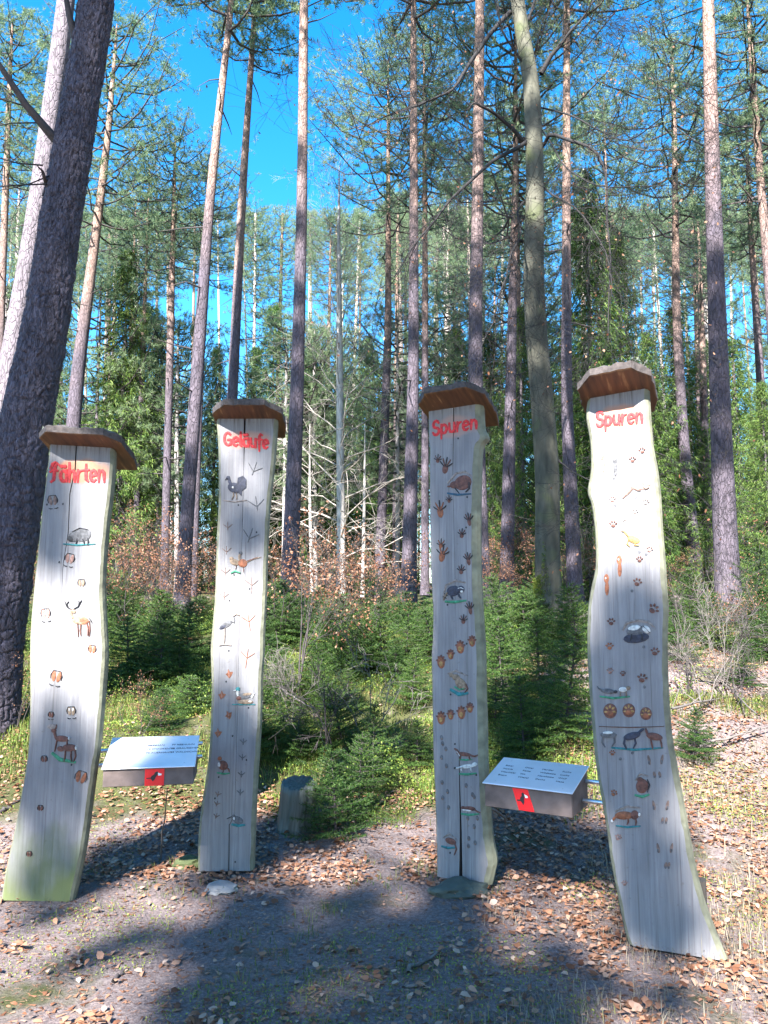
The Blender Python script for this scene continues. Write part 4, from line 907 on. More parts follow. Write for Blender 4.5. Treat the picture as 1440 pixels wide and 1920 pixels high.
b.fig('carved_deer', [('e', 'halo', 98, 1362, 10, 5, 0), ('s', 'green', 8, [(99, 1413), (112, 1424), (140, 1429)]), ('e', 'brown', 116, 1385, 14, 6, 5), ('s', 'brown', 6, [(105, 1384), (103, 1376), (102, 1370)]), ('e', 'brown', 101, 1370, 5, 4, 10), ('s', 'brown', 2.5, [(105, 1366), (106, 1362), (106, 1359)]), ('s', 'brown', 3, [(107, 1388), (105, 1398), (103, 1408)]), ('s', 'brown', 3, [(126, 1388), (126, 1396), (125, 1402)]),
    ('e', 'brown', 130, 1402, 14, 7, 0), ('e', 'brown', 114, 1404, 7, 5, 15), ('s', 'brown', 3, [(123, 1408), (122, 1418), (121, 1427)]), ('s', 'brown', 3, [(141, 1406), (142, 1418), (138, 1428)]), ('s', 'brown', 3, [(134, 1408), (133, 1418), (135, 1427)]), ('e', 'white', 143, 1402, 2, 4, 0), ('e', 'white', 130, 1384, 2, 3, 0)], 'two red-brown deer on a green strip')
for x, y in ((88, 946), (118, 945), (111, 1054), (134, 1434)): b.fig('peg_hole', [('e', 'dark', x, y, 1.6, 2.2, 10)], proud=.001)
# board 2
b = B2
b.fig('carved_grouse', [('s', 'halo', 3, [(420, 938), (440, 941), (462, 938)]), ('e', 'navy', 440, 915, 14, 10, 20), ('p', 'navy', [(444, 915), (446, 896), (456, 892), (462, 899), (462, 914), (454, 920), (453, 930), (447, 924)]), ('s', 'navy', 7, [(434, 912), (430, 902), (429, 897)]), ('e', 'navy', 428, 896, 4, 4, 0), ('s', 'navy', 2, [(427, 897), (424, 898), (423, 900)]), ('e', 'white', 437, 914, 2, 2, 0), ('s', 'tan', 2.5, [(438, 924), (438, 930), (435, 936)]), ('s', 'tan', 2.5, [(443, 924), (444, 930), (444, 936)])])
b.fig('carved_pheasant', [('s', 'tan', 3, [(455, 1058), (475, 1048), (489, 1045)]), ('s', 'brown', 2.5, [(452, 1056), (470, 1050), (482, 1045)]), ('e', 'tan', 440, 1054, 10, 6, 20), ('e', 'rust', 455, 1056, 9, 8, 10), ('s', 'tan', 5, [(449, 1050), (449, 1042), (450, 1038)]), ('e', 'tan', 434, 1047, 4, 3, 0), ('e', 'grey', 451, 1037, 3.5, 3, 0), ('s', 'brown', 1.5, [(456, 1062), (457, 1068), (457, 1073)]), ('s', 'brown', 1.5, [(443, 1060), (443, 1064), (442, 1067)]), ('s', 'green', 4, [(434, 1074), (441, 1071), (450, 1074)])])
b.fig('carved_heron', [('e', 'grey', 424, 1171, 13, 6, -28), ('e', 'navy', 419, 1175, 9, 3.5, -28), ('s', 'grey', 2.5, [(434, 1165), (440, 1168), (440, 1160), (437, 1155)]), ('s', 'tan', 1.8, [(438, 1156), (443, 1152), (450, 1154)]), ('s', 'tan', 1.8, [(422, 1178), (422, 1192), (421, 1206)]), ('s', 'halo', 3, [(412, 1210), (422, 1208), (433, 1210)])])
b.fig('carved_ducks', [('s', 'teal', 3, [(436, 1321), (455, 1321), (478, 1321)]), ('e', 'grey', 458, 1305, 15, 6, -5), ('e', 'tan', 462, 1302, 10, 3, -8), ('p', 'white', [(470, 1306), (478, 1299), (473, 1309)]), ('s', 'white', 6, [(446, 1303), (445, 1298), (446, 1295)]), ('e', 'teal', 446, 1292, 4.5, 4, 0), ('s', 'white', 2, [(442, 1294), (440, 1295), (438, 1295)]), ('e', 'tan', 460, 1316, 15, 4.5, 0), ('e', 'brown', 448, 1309, 5, 4, 0), ('e', 'white', 468, 1315, 5, 2, 0)], 'pair of ducks on a blue water line, green-headed drake above')
b.fig('carved_partridge', [('s', 'green', 4, [(408, 1449), (418, 1451), (430, 1450)]), ('e', 'brown', 418, 1435, 10, 9, 35), ('e', 'rust', 412, 1422, 4, 4, 0), ('e', 'white', 411, 1434, 3, 5, 0), ('s', 'brown', 3, [(426, 1440), (429, 1442), (430, 1446)]), ('s', 'brown', 1.5, [(419, 1443), (419, 1447), (417, 1449)])])
b.fig('carved_snipe', [('s', 'teal', 6, [(436, 1546), (446, 1548), (458, 1547)]), ('e', 'grey', 446, 1538, 11, 7, 25), ('e', 'grey', 438, 1531, 4, 4, 0), ('s', 'dark', 1.5, [(435, 1531), (430, 1533), (426, 1535)]), ('e', 'white', 439, 1534, 2, 3, 0)])
b.bird(475, 884, 18, 'grey', 20, 2.2); b.bird(482, 950, 19, 'grey', -8, 2.2); b.bird(467, 1010, 20, 'grey', 18, 2.2)
for y in (990, 1035, 1075, 1120): b.bird(427 - (y - 990) * .05, y, 11, 'carve', 0, 1.5)
b.bird(472, 1098, 15, 'carve', 0, 1.8, back=1); b.bird(467, 1166, 17, 'rust', -8, 1.8, back=1); b.bird(463, 1234, 17, 'rust', 8, 1.8, back=1.1)
for x, y, rt in ((430, 1264, 0), (416, 1304, 15), (429, 1341, -15), (409, 1375, 10)): b.fig('webbed_foot', [('p', 'rust', [(x - 8 * math.cos(R(a + rt)) * k_, y - 9 * math.sin(R(a + rt)) * k_) for a, k_ in ((0, .9), (38, .5), (75, 1.1), (110, .5), (150, 1), (215, .6), (270, .9), (325, .6))]), ('s', 'pink', 1.5, [(x, y + 6), (x, y), (x - 1, y - 7)])], proud=.002)
for y in (1393, 1422, 1454, 1488): b.bird(456 - (y - 1393) * .06, y, 8, 'grey', 3, 2)
for x, y in ((408, 1491), (406, 1509), (405, 1532)): b.bird(x, y, 7, 'carve', 15, 1.8)
for x, y in ((447, 947), (481, 998), (439, 1078), (468, 1104), (430, 1126), (429, 1220), (424, 1278), (466, 1327), (436, 1380), (462, 1425), (410, 1457), (403, 1497), (441, 1616)): b.fig('peg_hole', [('e', 'dark', x, y, 1.6, 2, 0)], proud=.001)
# board 3
b = B3
b.hand(821, 860, 8, 'brown', 5); b.hand(836, 872, 14, 'brown', 10, spread=55, pal=(.4, .7)); b.hand(842, 936, 7, 'brown', 0); b.hand(825, 953, 14, 'rust', -5, spread=60, pal=(.42, .8)); b.hand(827, 1019, 9, 'rust', 5); b.hand(830, 1036, 14, 'rust', 10, spread=60, pal=(.42, .8))
for x, y in ((879, 973), (878, 1047), (881, 1139)): b.hand(x, y, 11, 'brown', -8, spread=50, pal=(.32, .75))
for x, y in ((866, 1000), (865, 1068), (869, 1161)): b.hand(x, y, 9, 'brown', 5, spread=65)
b.fig('carved_beaver', [('s', 'halo', 5, [(840, 905), (855, 887), (872, 884), (884, 892)]), ('s', 'blue', 5, [(840, 925), (858, 928), (882, 926)]), ('e', 'brown', 868, 905, 17, 14, -25), ('e', 'brown', 852, 909, 9, 7, -10), ('s', 'brown', 4, [(846, 911), (842, 912), (840, 912)]), ('s', 'dark', 4, [(880, 905), (880, 916), (874, 922)]), ('s', 'dark', 2.5, [(853, 915), (857, 920), (861, 925)])])
b.fig('carved_raccoon', [('s', 'halo', 5, [(831, 1120), (836, 1097), (855, 1088), (872, 1092)]), ('s', 'green', 6, [(836, 1128), (852, 1129), (873, 1126)]), ('e', 'navy', 850, 1108, 13, 10, -10), ('e', 'navy', 864, 1105, 7, 7, 0), ('s', 'white', 3, [(860, 1103), (865, 1102), (869, 1104)]), ('e', 'white', 866, 1109, 3, 2.5, 0), ('s', 'navy', 4, [(845, 1114), (847, 1120), (849, 1123)]), ('s', 'navy', 4, [(859, 1112), (861, 1118), (864, 1121)]), ('s', 'tan', 5, [(838, 1112), (834, 1118), (832, 1124)]), ('s', 'dark', 2, [(834, 1113), (837, 1116), (840, 1117)]), ('s', 'dark', 2, [(831, 1118), (834, 1120), (837, 1122)])])
for (x, y, r_) in ((827, 1242, 12), (845, 1228, 9), (863, 1214, 12), (885, 1203, 10), (827, 1347, 12), (845, 1341, 9), (865, 1337, 12), (881, 1328, 9)):
    b.fig('paw_print', [('e', 'rust', x, y, r_ * .62, r_ * 1.0, -5)] + [('e', 'brown', x + math.sin(R(a)) * r_ * .6, y - math.cos(R(a)) * r_ * .95, 2, 3, a) for a in (-70, -35, 0, 35, 70)] + [('e', 'ochre', x, y + r_ * .2, r_ * .3, r_ * .4, 0)], proud=.003)
b.fig('carved_otter', [('s', 'halo', 5, [(841, 1262), (855, 1257), (875, 1266)]), ('s', 'teal', 8, [(846, 1294), (860, 1302), (876, 1300)]), ('e', 'tan', 864, 1282, 14, 9, 50), ('e', 'tan', 855, 1270, 8, 6, 20), ('e', 'tan', 847, 1266, 5, 4, 20), ('s', 'green', 4, [(853, 1288), (862, 1293), (870, 1291)]), ('s', 'brown', 3, [(874, 1283), (877, 1291), (872, 1298)])])
b.fig('carved_marten', [('s', 'green', 4, [(862, 1424), (873, 1425), (884, 1424)]), ('e', 'brown', 870, 1414, 15, 4, 8), ('s', 'brown', 5, [(860, 1411), (856, 1406), (853, 1404)]), ('s', 'white', 2.5, [(857, 1408), (860, 1413), (862, 1417)]), ('s', 'brown', 4, [(882, 1416), (890, 1418), (895, 1416)]), ('s', 'brown', 3, [(864, 1416), (863, 1420), (863, 1423)]), ('s', 'brown', 3, [(880, 1417), (880, 1421), (882, 1424)])])
b.fig('carved_stoat', [('s', 'green', 5, [(862, 1451), (876, 1452), (892, 1450)]), ('e', 'white', 876, 1437, 14, 4, -6), ('e', 'white', 890, 1433, 5, 4, 0), ('s', 'white', 3, [(863, 1438), (858, 1440), (856, 1440)]), ('e', 'dark', 853, 1440, 2, 2, 0), ('s', 'white', 3, [(866, 1439), (865, 1443), (867, 1446)]), ('s', 'white', 3, [(883, 1438), (883, 1443), (885, 1446)])])
b.fig('carved_weasel', [('s', 'green', 5, [(866, 1526), (880, 1528), (897, 1526)]), ('e', 'brown', 880, 1516, 12, 4.5, 5), ('e', 'white', 876, 1519, 9, 2, 5), ('e', 'brown', 868, 1514, 4, 3, 0), ('s', 'brown', 3, [(890, 1518), (896, 1522), (900, 1523)])])
b.fig('carved_rat', [('s', 'halo', 4, [(831, 1570), (843, 1563), (855, 1573)]), ('s', 'teal', 5, [(829, 1587), (840, 1590), (852, 1589)]), ('e', 'brown', 845, 1577, 11, 6, 22), ('s', 'brown', 3, [(853, 1582), (856, 1592), (852, 1602)])])
for x, y in ((828, 1383), (830, 1394), (836, 1404), (828, 1420), (837, 1436), (829, 1467), (839, 1484), (830, 1496), (841, 1514), (874, 1473), (886, 1490), (889, 1494), (877, 1534), (895, 1534), (889, 1550), (879, 1572), (878, 1586), (891, 1580)): b.fig('small_track', [('e', 'grey', x, y, 3, 5, -12), ('e', 'carve', x, y + 2, 2, 2, 0)], proud=.002)
for x, y in ((859, 822), (876, 932), (874, 989), (831, 1023), (839, 1134), (875, 1207), (845, 1302), (853, 1395), (893, 1453), (844, 1599)): b.fig('peg_hole', [('e', 'dark', x, y, 1.7, 2, 0)], proud=.001)
# board 4
b = B4
for x, y, c in ((1130, 865, 'pink'), (1153, 872, 'grey'), (1161, 1060, 'rust'), (1137, 1095, 'rust')):
    b.fig('long_paw_print', [('e', c, x, y - 10, 5, 9, 0), ('e', c, x + 1, y + 8, 4, 14, 0), ('e', 'white', x - 1, y - 11, 2, 2.5, 0)], proud=.003)
for x, y, r_, c, rt in ((1204, 845, 7, 'brown', -10), (1186, 862, 7, 'brown', 0), (1211, 941, 7, 'halo', 20), (1191, 959, 6, 'halo', 20), (1148, 936, 7, 'pink', 0), (1150, 983, 8, 'brown', 0), (1218, 1030, 7, 'pink', 20), (1199, 1049, 7, 'brown', 0), (1195, 1092, 9, 'brown', 15), (1225, 1142, 11, 'brown', 40), (1146, 1166, 8, 'brown', 0), (1143, 1212, 8, 'rust', 0), (1228, 1222, 9, 'brown', 10), (1144, 1258, 7, 'pink', 0), (1168, 1263, 6, 'brown', 0), (1204, 1272, 10, 'brown', 10), (1148, 1412, 6, 'rust', 0), (1151, 1487, 7, 'rust', 30), (1159, 1570, 7, 'pink', 20), (1171, 1656, 6, 'pink', 0)):
    b.paw(x, y, r_, c, rt)
for x, y, r_ in ((1144, 1333, 14), (1179, 1332, 13), (1211, 1338, 12)):
    b.fig('paw_print', [('e', 'brown', x, y, r_ * .95, r_ * 1.05, 0)] + [('e', 'ochre', x + math.sin(R(a)) * r_ * .55, y - math.cos(R(a)) * r_ * .6, r_ * .16, r_ * .26, a) for a in (-100, -50, 0, 50, 100)] + [('e', 'rust', x, y + r_ * .3, r_ * .5, r_ * .4, 0)], proud=.003)
b.fig('carved_pine_marten', [('e', 'pink', 1201, 911, 19, 8, -8), ('s', 'carve', 6, [(1186, 916), (1178, 924), (1169, 933)]), ('e', 'pink', 1216, 906, 6, 5, 0), ('s', 'carve', 4, [(1190, 916), (1195, 919), (1200, 920)]), ('s', 'carve', 4, [(1207, 914), (1211, 917), (1216, 915)])])
b.fig('carved_polecat', [('s', 'halo', 3, [(1168, 978), (1173, 974), (1176, 985)]), ('e', 'ochre', 1188, 1012, 13, 7, 20), ('s', 'ochre', 5, [(1178, 1006), (1172, 998), (1167, 994)]), ('e', 'tan', 1168, 995, 4, 3, 10), ('s', 'ochre', 4, [(1178, 1014), (1176, 1020), (1180, 1024)]), ('s', 'ochre', 4, [(1192, 1018), (1190, 1022), (1197, 1023)])], 'golden yellow animal looking left')
b.fig('carved_badger', [('s', 'halo', 6, [(1168, 1180), (1175, 1168), (1195, 1163), (1216, 1166), (1226, 1175)]), ('e', 'navy', 1193, 1196, 25, 10, -6), ('e', 'grey', 1192, 1183, 18, 11, -8), ('e', 'white', 1190, 1178, 13, 6, -8), ('e', 'white', 1212, 1180, 9, 6, 35), ('s', 'dark', 2.5, [(1206, 1174), (1212, 1179), (1218, 1186)]), ('s', 'dark', 4, [(1184, 1190), (1184, 1196), (1182, 1201)]), ('s', 'dark', 4, [(1203, 1190), (1205, 1195), (1203, 1200)])])
b.fig('carved_cats', [('s', 'green', 5, [(1126, 1306), (1150, 1309), (1180, 1306)]), ('e', 'grey', 1140, 1296, 14, 5, 5), ('s', 'grey', 3, [(1128, 1293), (1122, 1291), (1120, 1287)]), ('e', 'white', 1168, 1293, 8, 5, 0), ('e', 'tan', 1178, 1290, 4, 4, 0), ('s', 'tan', 2.5, [(1164, 1297), (1163, 1302), (1163, 1305)]), ('s', 'tan', 2.5, [(1174, 1297), (1174, 1302), (1175, 1305)]), ('e', 'dark', 1154, 1297, 4, 3, 0)])
b.fig('carved_dog_group', [('s', 'brown', 2, [(1124, 1362), (1180, 1364), (1245, 1362)]), ('s', 'teal', 5, [(1148, 1402), (1190, 1406), (1242, 1402)]), ('e', 'grey', 1141, 1378, 16, 6, 0), ('e', 'white', 1140, 1374, 10, 3, 0), ('s', 'grey', 4, [(1130, 1382), (1129, 1392), (1134, 1400)]), ('s', 'grey', 4, [(1152, 1380), (1152, 1392), (1148, 1398)]), ('e', 'navy', 1185, 1380, 17, 7, -15), ('s', 'navy', 5, [(1172, 1384), (1170, 1394), (1174, 1403)]), ('s', 'navy', 4, [(1190, 1384), (1192, 1394), (1188, 1402)]), ('s', 'navy', 5, [(1196, 1375), (1202, 1370), (1206, 1367)]), ('e', 'brown', 1227, 1381, 16, 7, 12), ('s', 'brown', 4, [(1220, 1386), (1222, 1395), (1224, 1403)]), ('s', 'brown', 4, [(1238, 1386), (1240, 1394), (1241, 1401)]), ('s', 'brown', 5, [(1214, 1376), (1212, 1371), (1211, 1367)])], 'row of a pale, a black and a brown dog-like animal')
b.fig('carved_squirrel', [('s', 'halo', 4, [(1192, 1462), (1200, 1450), (1214, 1454)]), ('s', 'green', 6, [(1192, 1491), (1204, 1494), (1216, 1490)]), ('e', 'brown', 1204, 1474, 12, 14, 10), ('e', 'brown', 1200, 1462, 6, 5, 0), ('s', 'dark', 3, [(1214, 1462), (1218, 1472), (1214, 1484)])])
b.fig('carved_fox', [('s', 'halo', 5, [(1155, 1520), (1175, 1511), (1200, 1514)]), ('s', 'teal', 4, [(1156, 1548), (1176, 1551), (1200, 1549)]), ('e', 'rust', 1170, 1529, 18, 8, 0), ('e', 'brown', 1190, 1528, 8, 9, 0), ('s', 'rust', 5, [(1156, 1530), (1151, 1535), (1149, 1538)]), ('e', 'white', 1148, 1539, 2.5, 3, 0), ('e', 'white', 1199, 1527, 2.5, 3, 0), ('s', 'brown', 3.5, [(1178, 1535), (1178, 1541), (1176, 1545)]), ('s', 'brown', 3.5, [(1192, 1536), (1193, 1541), (1192, 1546)])])
for x, y in ((1217, 1425), (1241, 1424), (1227, 1452), (1237, 1452), (1226, 1510), (1251, 1510), (1242, 1538), (1249, 1538), (1234, 1590), (1259, 1590), (1248, 1622), (1254, 1622)):
    b.fig('hare_track', [('e', 'carve', x, y, 2.8, 10 if y in (1425, 1424, 1510, 1590) else 6, 12 if x > 1238 else -12), ('e', 'grey', x, y + 4, 2, 5 if y in (1425, 1424, 1510, 1590) else 3, 0)], proud=.002)
for x, y in ((1192, 932), (1154, 948), (1199, 1035), (1212, 1039), (1207, 1213), (1208, 1288), (1163, 1423), (1186, 1412), (1185, 1108), (1151, 897)): b.fig('peg_hole', [('e', 'grey', x, y, 3, 3, 0)], proud=.001)

# ------------------------------------------------------------------ sloping information desks between the boards
M['plate'] = simple('brushed aluminium plate', (.78, .80, .84), .32, .55, noise=.06, nscale=8)
M['desk_wood'] = simple('weathered desk timber', (.105, .078, .07), .8, noise=.45, nscale=9, bump=.6)
M['steel'] = simple('steel rod', (.62, .64, .68), .3, .9)
M['ink'] = simple('engraved dark lettering', (.05, .06, .08), .6)
M['plaque'] = simple('red enamel plaque', (.8, .01, .015), .4)
M['plaque_white'] = simple('white enamel', (.8, .78, .72), .5)
M['plaque_black'] = simple('black enamel', (.012, .012, .015), .5)
def text_mesh(s, size):
    cu = bpy.data.curves.new('t', 'FONT'); cu.body = s; cu.size = size; cu.extrude = .0006; cu.resolution_u = 2
    o = bpy.data.objects.new('t', cu); COL.objects.link(o); bpy.context.view_layer.update()
    me = bpy.data.meshes.new_from_object(o.evaluated_get(bpy.context.evaluated_depsgraph_get())); bpy.data.objects.remove(o); bpy.data.curves.remove(cu)
    me.materials.clear(); me.materials.append(M['ink']); return me
def desk(fl, fr, Yl, Yr, depth, rise, hgt, label, lines, cols, rods, plq, plabel=None, lean=0, shear=0.):
    a = P(*fl, Yl); b = P(*fr, Yr); z = (a[2] + b[2]) / 2; a[2] = b[2] = z
    w = np.linalg.norm(b - a); yaw = -math.atan2(b[1] - a[1], b[0] - a[0]); c = (a + b) / 2
    root = link('information_desk', None, loc=c, label=label, cat='information desk'); root.rotation_euler = (0, 0, -yaw)
    hw = w / 2; sl = math.atan2(rise, depth); L = math.hypot(rise, depth)
    # box under the plate: four boards and a floor
    def wedge(x0, x1, y0, y1, inset=0, nm='side_board'):
        t = lambda y: rise * y / depth - .007
        V = [(x0, y0, -hgt), (x1, y0, -hgt), (x1, y1, -hgt), (x0, y1, -hgt), (x0, y0, t(y0)), (x1, y0, t(y0)), (x1, y1, t(y1)), (x0, y1, t(y1))]
        me = mesh(nm, V, [(0, 3, 2, 1), (4, 5, 6, 7), (0, 1, 5, 4), (1, 2, 6, 5), (2, 3, 7, 6), (3, 0, 4, 7)], [M['desk_wood']]); o = link(nm, me, root)
        bv = o.modifiers.new('b', 'BEVEL'); bv.width = .003; return o
    g = .008; wedge(-hw + g, hw - g, g, .03, nm='front_board'); wedge(-hw + g, hw - g, depth - .03, depth - g, nm='back_board')
    wedge(-hw + g, -hw + .03, .0305, depth - .0305); wedge(hw - .03, hw - g, .0305, depth - .0305)
    mb = MB(); mb.box((0, L / 2, 0), (hw, L / 2 + .006, .003))
    pl = link('metal_plate', mb.mesh('metal_plate', [M['plate']]), root); pl.rotation_euler = (sl, 0, 0)
    bv = pl.modifiers.new('b', 'BEVEL'); bv.width = .0015
    sz = .021
    for ri, line in enumerate(lines):
        for ci, s_ in enumerate(line):
            o = link('lettering', text_mesh(s_, sz), pl); o.location = (-hw + cols[ci] * w - lean * ri * .012, L * (.70 - .125 * ri) - sz * .3, .0033)
    for sx_ in (-1, 1):
        for v in (.1, .9):
            mb = MB(); n = 8; V = [(math.cos(q * .785) * .004, math.sin(q * .785) * .004, 0) for q in range(n)] + [(0, 0, .002)]
            mb.add(V, [(q, (q + 1) % n, n) for q in range(n)]); o = link('screw', mb.mesh('screw', [M['steel']]), pl); o.location = (sx_ * hw * .75, L * v, .0032)
    # red plaque with a black bird
    pw, ph, pxo = plq; mb = MB(); mb.box((0, 0, 0), (pw / 2, .0015, ph / 2)); mb.v[0][:, 0] -= mb.v[0][:, 2] * shear; po = link('red_plaque', mb.mesh('red_plaque', [M['plaque']]), root, label=plabel); po.location = (pxo, .0065, -.006 - ph / 2 - .004)
    def flat(name, pts, mat, y):
        n = len(pts); V = [(x * pw - z_ * ph * shear, y, z_ * ph) for x, z_ in pts] + [(x * pw - z_ * ph * shear, y + .0012, z_ * ph) for x, z_ in pts]
        return link(name, mesh(name, V, [tuple(range(n))] + [(q, n + q, n + (q + 1) % n, (q + 1) % n) for q in range(n)], [mat]), po)
    flat('bird_emblem', [(-.42, -.02), (-.2, .0), (-.14, .1), (-.02, .18), (.02, .3), (.14, .36), (.2, .28), (.17, .16), (.08, .04), (.02, -.12), (-.08, -.24), (-.14, -.14), (-.2, -.06), (-.4, -.08)], M['plaque_black'], -.0032)
    flat('bird_face', [(.18, .28), (.38, .2), (.36, .12), (.2, .1)], M['plaque_white'], -.0033)
    for (x0, x1, y_, z_, *dy) in rods:
        dy = dy[0] if dy else 0; tb = TB(); tb.tube([(x0, y_, z_), ((x0 + x1) / 2, y_ + dy / 2, z_), (x1, y_ + dy, z_)], [.011] * 3, 10); link('steel_rod', tb.mesh('steel_rod', [M['steel']]), root)
    return root, c, yaw
desk((190, 1440), (366, 1438), 4.13, 4.21, .30, .105, .095, 'sloping metal-topped desk fixed between the two left boards, small red plaque in front',
     [['F1 WILDSCHWEIN', 'F4 FASAN', 'F7 REBHUHN'], ['F2 REH', 'F5 STOCKENTE', 'F8 GRAUREIHER'], ['F3 HIRSCH', 'F6 AUERHAHN', 'F9 WALDSCHNEPFE']], [.16, .43, .70],
     [(-.33, .245, .29, .04, .17), (-.33, .245, .27, -.035, .19)], (.098, .085, .03))
desk((905, 1467), (1074, 1488), 4.17, 3.93, .30, .075, .12, 'sloping metal-topped desk skewed between the two right boards, slanted red plaque in front',
     [['Biber', 'Otter', 'Marder', 'Fuchs'], ['Nutria', 'Ratte', 'Wildkatze', 'Luchs'], ['Waschbär', 'Iltis', 'Hauskatze', 'Wolf'], ['Bisam', 'Wiesel', 'Dachs', 'Hase']], [.10, .33, .53, .76],
     [(-.27, .36, .26, .01), (-.27, .36, .20, -.075)], (.082, .105, -.02), 'slanted red plaque with a black bird on the skewed desk', 0, .32)

# ------------------------------------------------------------------ stump, stone, sticks
def stump():
    r = np.random.default_rng(3); p = P(552, 1590, 5.35); z = float(G(p[0], 5.35)) - .06; k = 40; V = []
    H = .36
    prof = [(0, 1.12), (.12, 1.0), (.4, .95), (.8, .95), (.97, .93), (1, .88)]
    a = np.arange(k) * 2 * math.pi / k; nz = 1 + .10 * (vnoise(np.cos(a) * 3 + 5, np.sin(a) * 3 + 5, 2) - .5) + .05 * np.sin(a * 9) * .5 + .03 * np.sin(a * 17)
    for h, f in prof:
        for q in range(k): V.append((math.cos(a[q]) * .125 * f * nz[q], math.sin(a[q]) * .125 * f * nz[q], h * H + (.02 * math.sin(a[q]) + (.005 * r.normal()) if h > .9 else 0)))
    V.append((0, 0, H * .97)); n = len(prof); fc = [(i_ * k + q, i_ * k + (q + 1) % k, (i_ + 1) * k + (q + 1) % k, (i_ + 1) * k + q) for i_ in range(n - 1) for q in range(k)] + [((n - 1) * k + q, (n - 1) * k + (q + 1) % k, n * k) for q in range(k)]
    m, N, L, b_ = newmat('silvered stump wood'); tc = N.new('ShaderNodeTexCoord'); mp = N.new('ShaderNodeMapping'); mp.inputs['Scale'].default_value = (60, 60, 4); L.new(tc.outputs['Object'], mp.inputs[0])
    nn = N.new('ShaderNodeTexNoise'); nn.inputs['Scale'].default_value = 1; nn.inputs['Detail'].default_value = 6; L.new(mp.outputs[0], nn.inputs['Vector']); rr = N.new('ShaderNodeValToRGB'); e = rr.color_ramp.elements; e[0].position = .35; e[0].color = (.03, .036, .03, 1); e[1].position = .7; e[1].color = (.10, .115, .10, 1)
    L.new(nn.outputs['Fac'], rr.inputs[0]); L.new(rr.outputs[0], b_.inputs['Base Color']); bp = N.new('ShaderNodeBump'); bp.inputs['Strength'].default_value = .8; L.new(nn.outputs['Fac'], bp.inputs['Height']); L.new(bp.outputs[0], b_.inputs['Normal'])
    o = link('tree_stump', mesh('tree_stump', V, fc, [m], None, True), label='grey weathered tree stump in shade right of the second board', cat='stump', loc=(p[0], 5.35, z)); o.rotation_euler = (0, R(4), 0)
stump()
def rock(name, px, py, Y, sx_, sy_, sz_, label, seed, col=(.20, .195, .19)):
    import bmesh
    bm = bmesh.new(); bmesh.ops.create_icosphere(bm, subdivisions=3, radius=1)
    for v in bm.verts:
        c = v.co; n = float(vnoise(c.x * 2 + 9, c.y * 2 + c.z * 3, seed)); v.co = c * (.75 + .5 * n); v.co.x = round(v.co.x * 5) / 5 * .3 + v.co.x * .7; v.co.x *= sx_; v.co.y *= sy_; v.co.z *= sz_
    me = bpy.data.meshes.new(name); bm.to_mesh(me); bm.free(); me.materials.append(simple(name + ' surface', col, .85, noise=.3, nscale=14, bump=.7))
    p = P(px, py, Y); link(name, me, label=label, cat='rock', loc=(p[0], Y, float(G(p[0], Y)) + sz_ * .15)).rotation_euler = (0, 0, R(15))
rock('flat_stone', 415, 1672, 4.47, .085, .10, .03, 'pale flat stone lying at the foot of the second board', 3)
rock('footing_stone', 866, 1672, 4.42, .16, .1, .05, 'mossy footing stone under the third board', 8, (.06, .07, .055))
rock('mossy_stone', 352, 1622, 4.85, .1, .08, .05, 'small moss-covered stone left of the second board foot', 5, (.06, .075, .025))
def stick(pts, rad, label, cat='stick', mat='twig', name='fallen_stick', side=2, seed=0):
    r = np.random.default_rng(seed); tb = TB(); q3 = np.array([P(*p) for p in pts]); o = q3[0].copy(); q3 = q3 - o
    s = np.linspace(0, 1, len(q3)); s2 = np.linspace(0, 1, 9); c = np.stack([np.interp(s2, s, q3[:, k]) for k in range(3)], -1) + r.normal(0, rad * .6, (9, 3))
    tb.tube(c, rad * (1 - .5 * s2), 6)
    for q in range(side): i0 = r.integers(2, 8); L = np.linalg.norm(q3[-1]) * .25; tb.tube([c[i0], c[i0] + unit(r.normal(0, 1, 3)) * L * .5, c[i0] + unit(r.normal(0, 1, 3)) * L], [rad * .5, rad * .35, rad * .15], 4)
    link(name, tb.mesh(name, [M[mat]]), label=label, cat=cat, loc=o)
def gp(x, y, up=.012):
    d = ray(x, y); t = np.arange(1.5, 40, .02); X = d[0] * t; Y = d[1] * t; Z = CAMH + d[2] * t - G(X, Y) - up
    k = np.argmax(Z < 0) if (Z < 0).any() else len(t) - 1
    return (x, y, float(Y[k]))
stick([gp(765, 1822), gp(800, 1800), gp(832, 1780)], .010, 'pale broken stick on the dark path in front of the third board', mat='grey_twig', side=0, seed=2)
stick([gp(752, 1850), gp(780, 1845), gp(805, 1838)], .008, 'short mossy stick on the path near the bottom middle', mat='grey_twig', side=0, seed=3)
stick([gp(213, 1842), gp(222, 1828), gp(238, 1815)], .009, 'short dark twig among leaves at the lower left', side=0, seed=4)
stick([gp(0, 1525), gp(18, 1512), gp(40, 1495)], .02, 'thick dark branch lying left of the leftmost board', side=1, seed=5)
stick([(300, 1612, 4.95), (304, 1560, 4.8), (316, 1478, 4.5)], .006, 'thin grey stake standing under the left desk', 'stake', 'grey_twig', 'thin_stake', 0, 6)
stick([(915, 1510, 4.6), (940, 1528, 4.8), (962, 1545, 4.9)], .010, 'pale stick lying below the skewed desk', mat='grey_twig', side=1, seed=7)
stick([gp(1115, 1812), gp(1140, 1798), gp(1168, 1780)], .006, 'thin pale stalk on the grass left of the wide board foot', mat='grey_twig', side=1, seed=8)
for q, (a, b_) in enumerate([((525, 1290), (590, 1330)), ((650, 1255), (700, 1240))]): stick([gp(*a, .25), gp((a[0] + b_[0]) / 2, (a[1] + b_[1]) / 2, .24), gp(*b_, .2)], .010, ('bent brown branch lying on the mossy bank right of the second board', 'pale twig resting on top of the sunny bank')[q], mat='grey_twig', side=3, seed=20 + q)
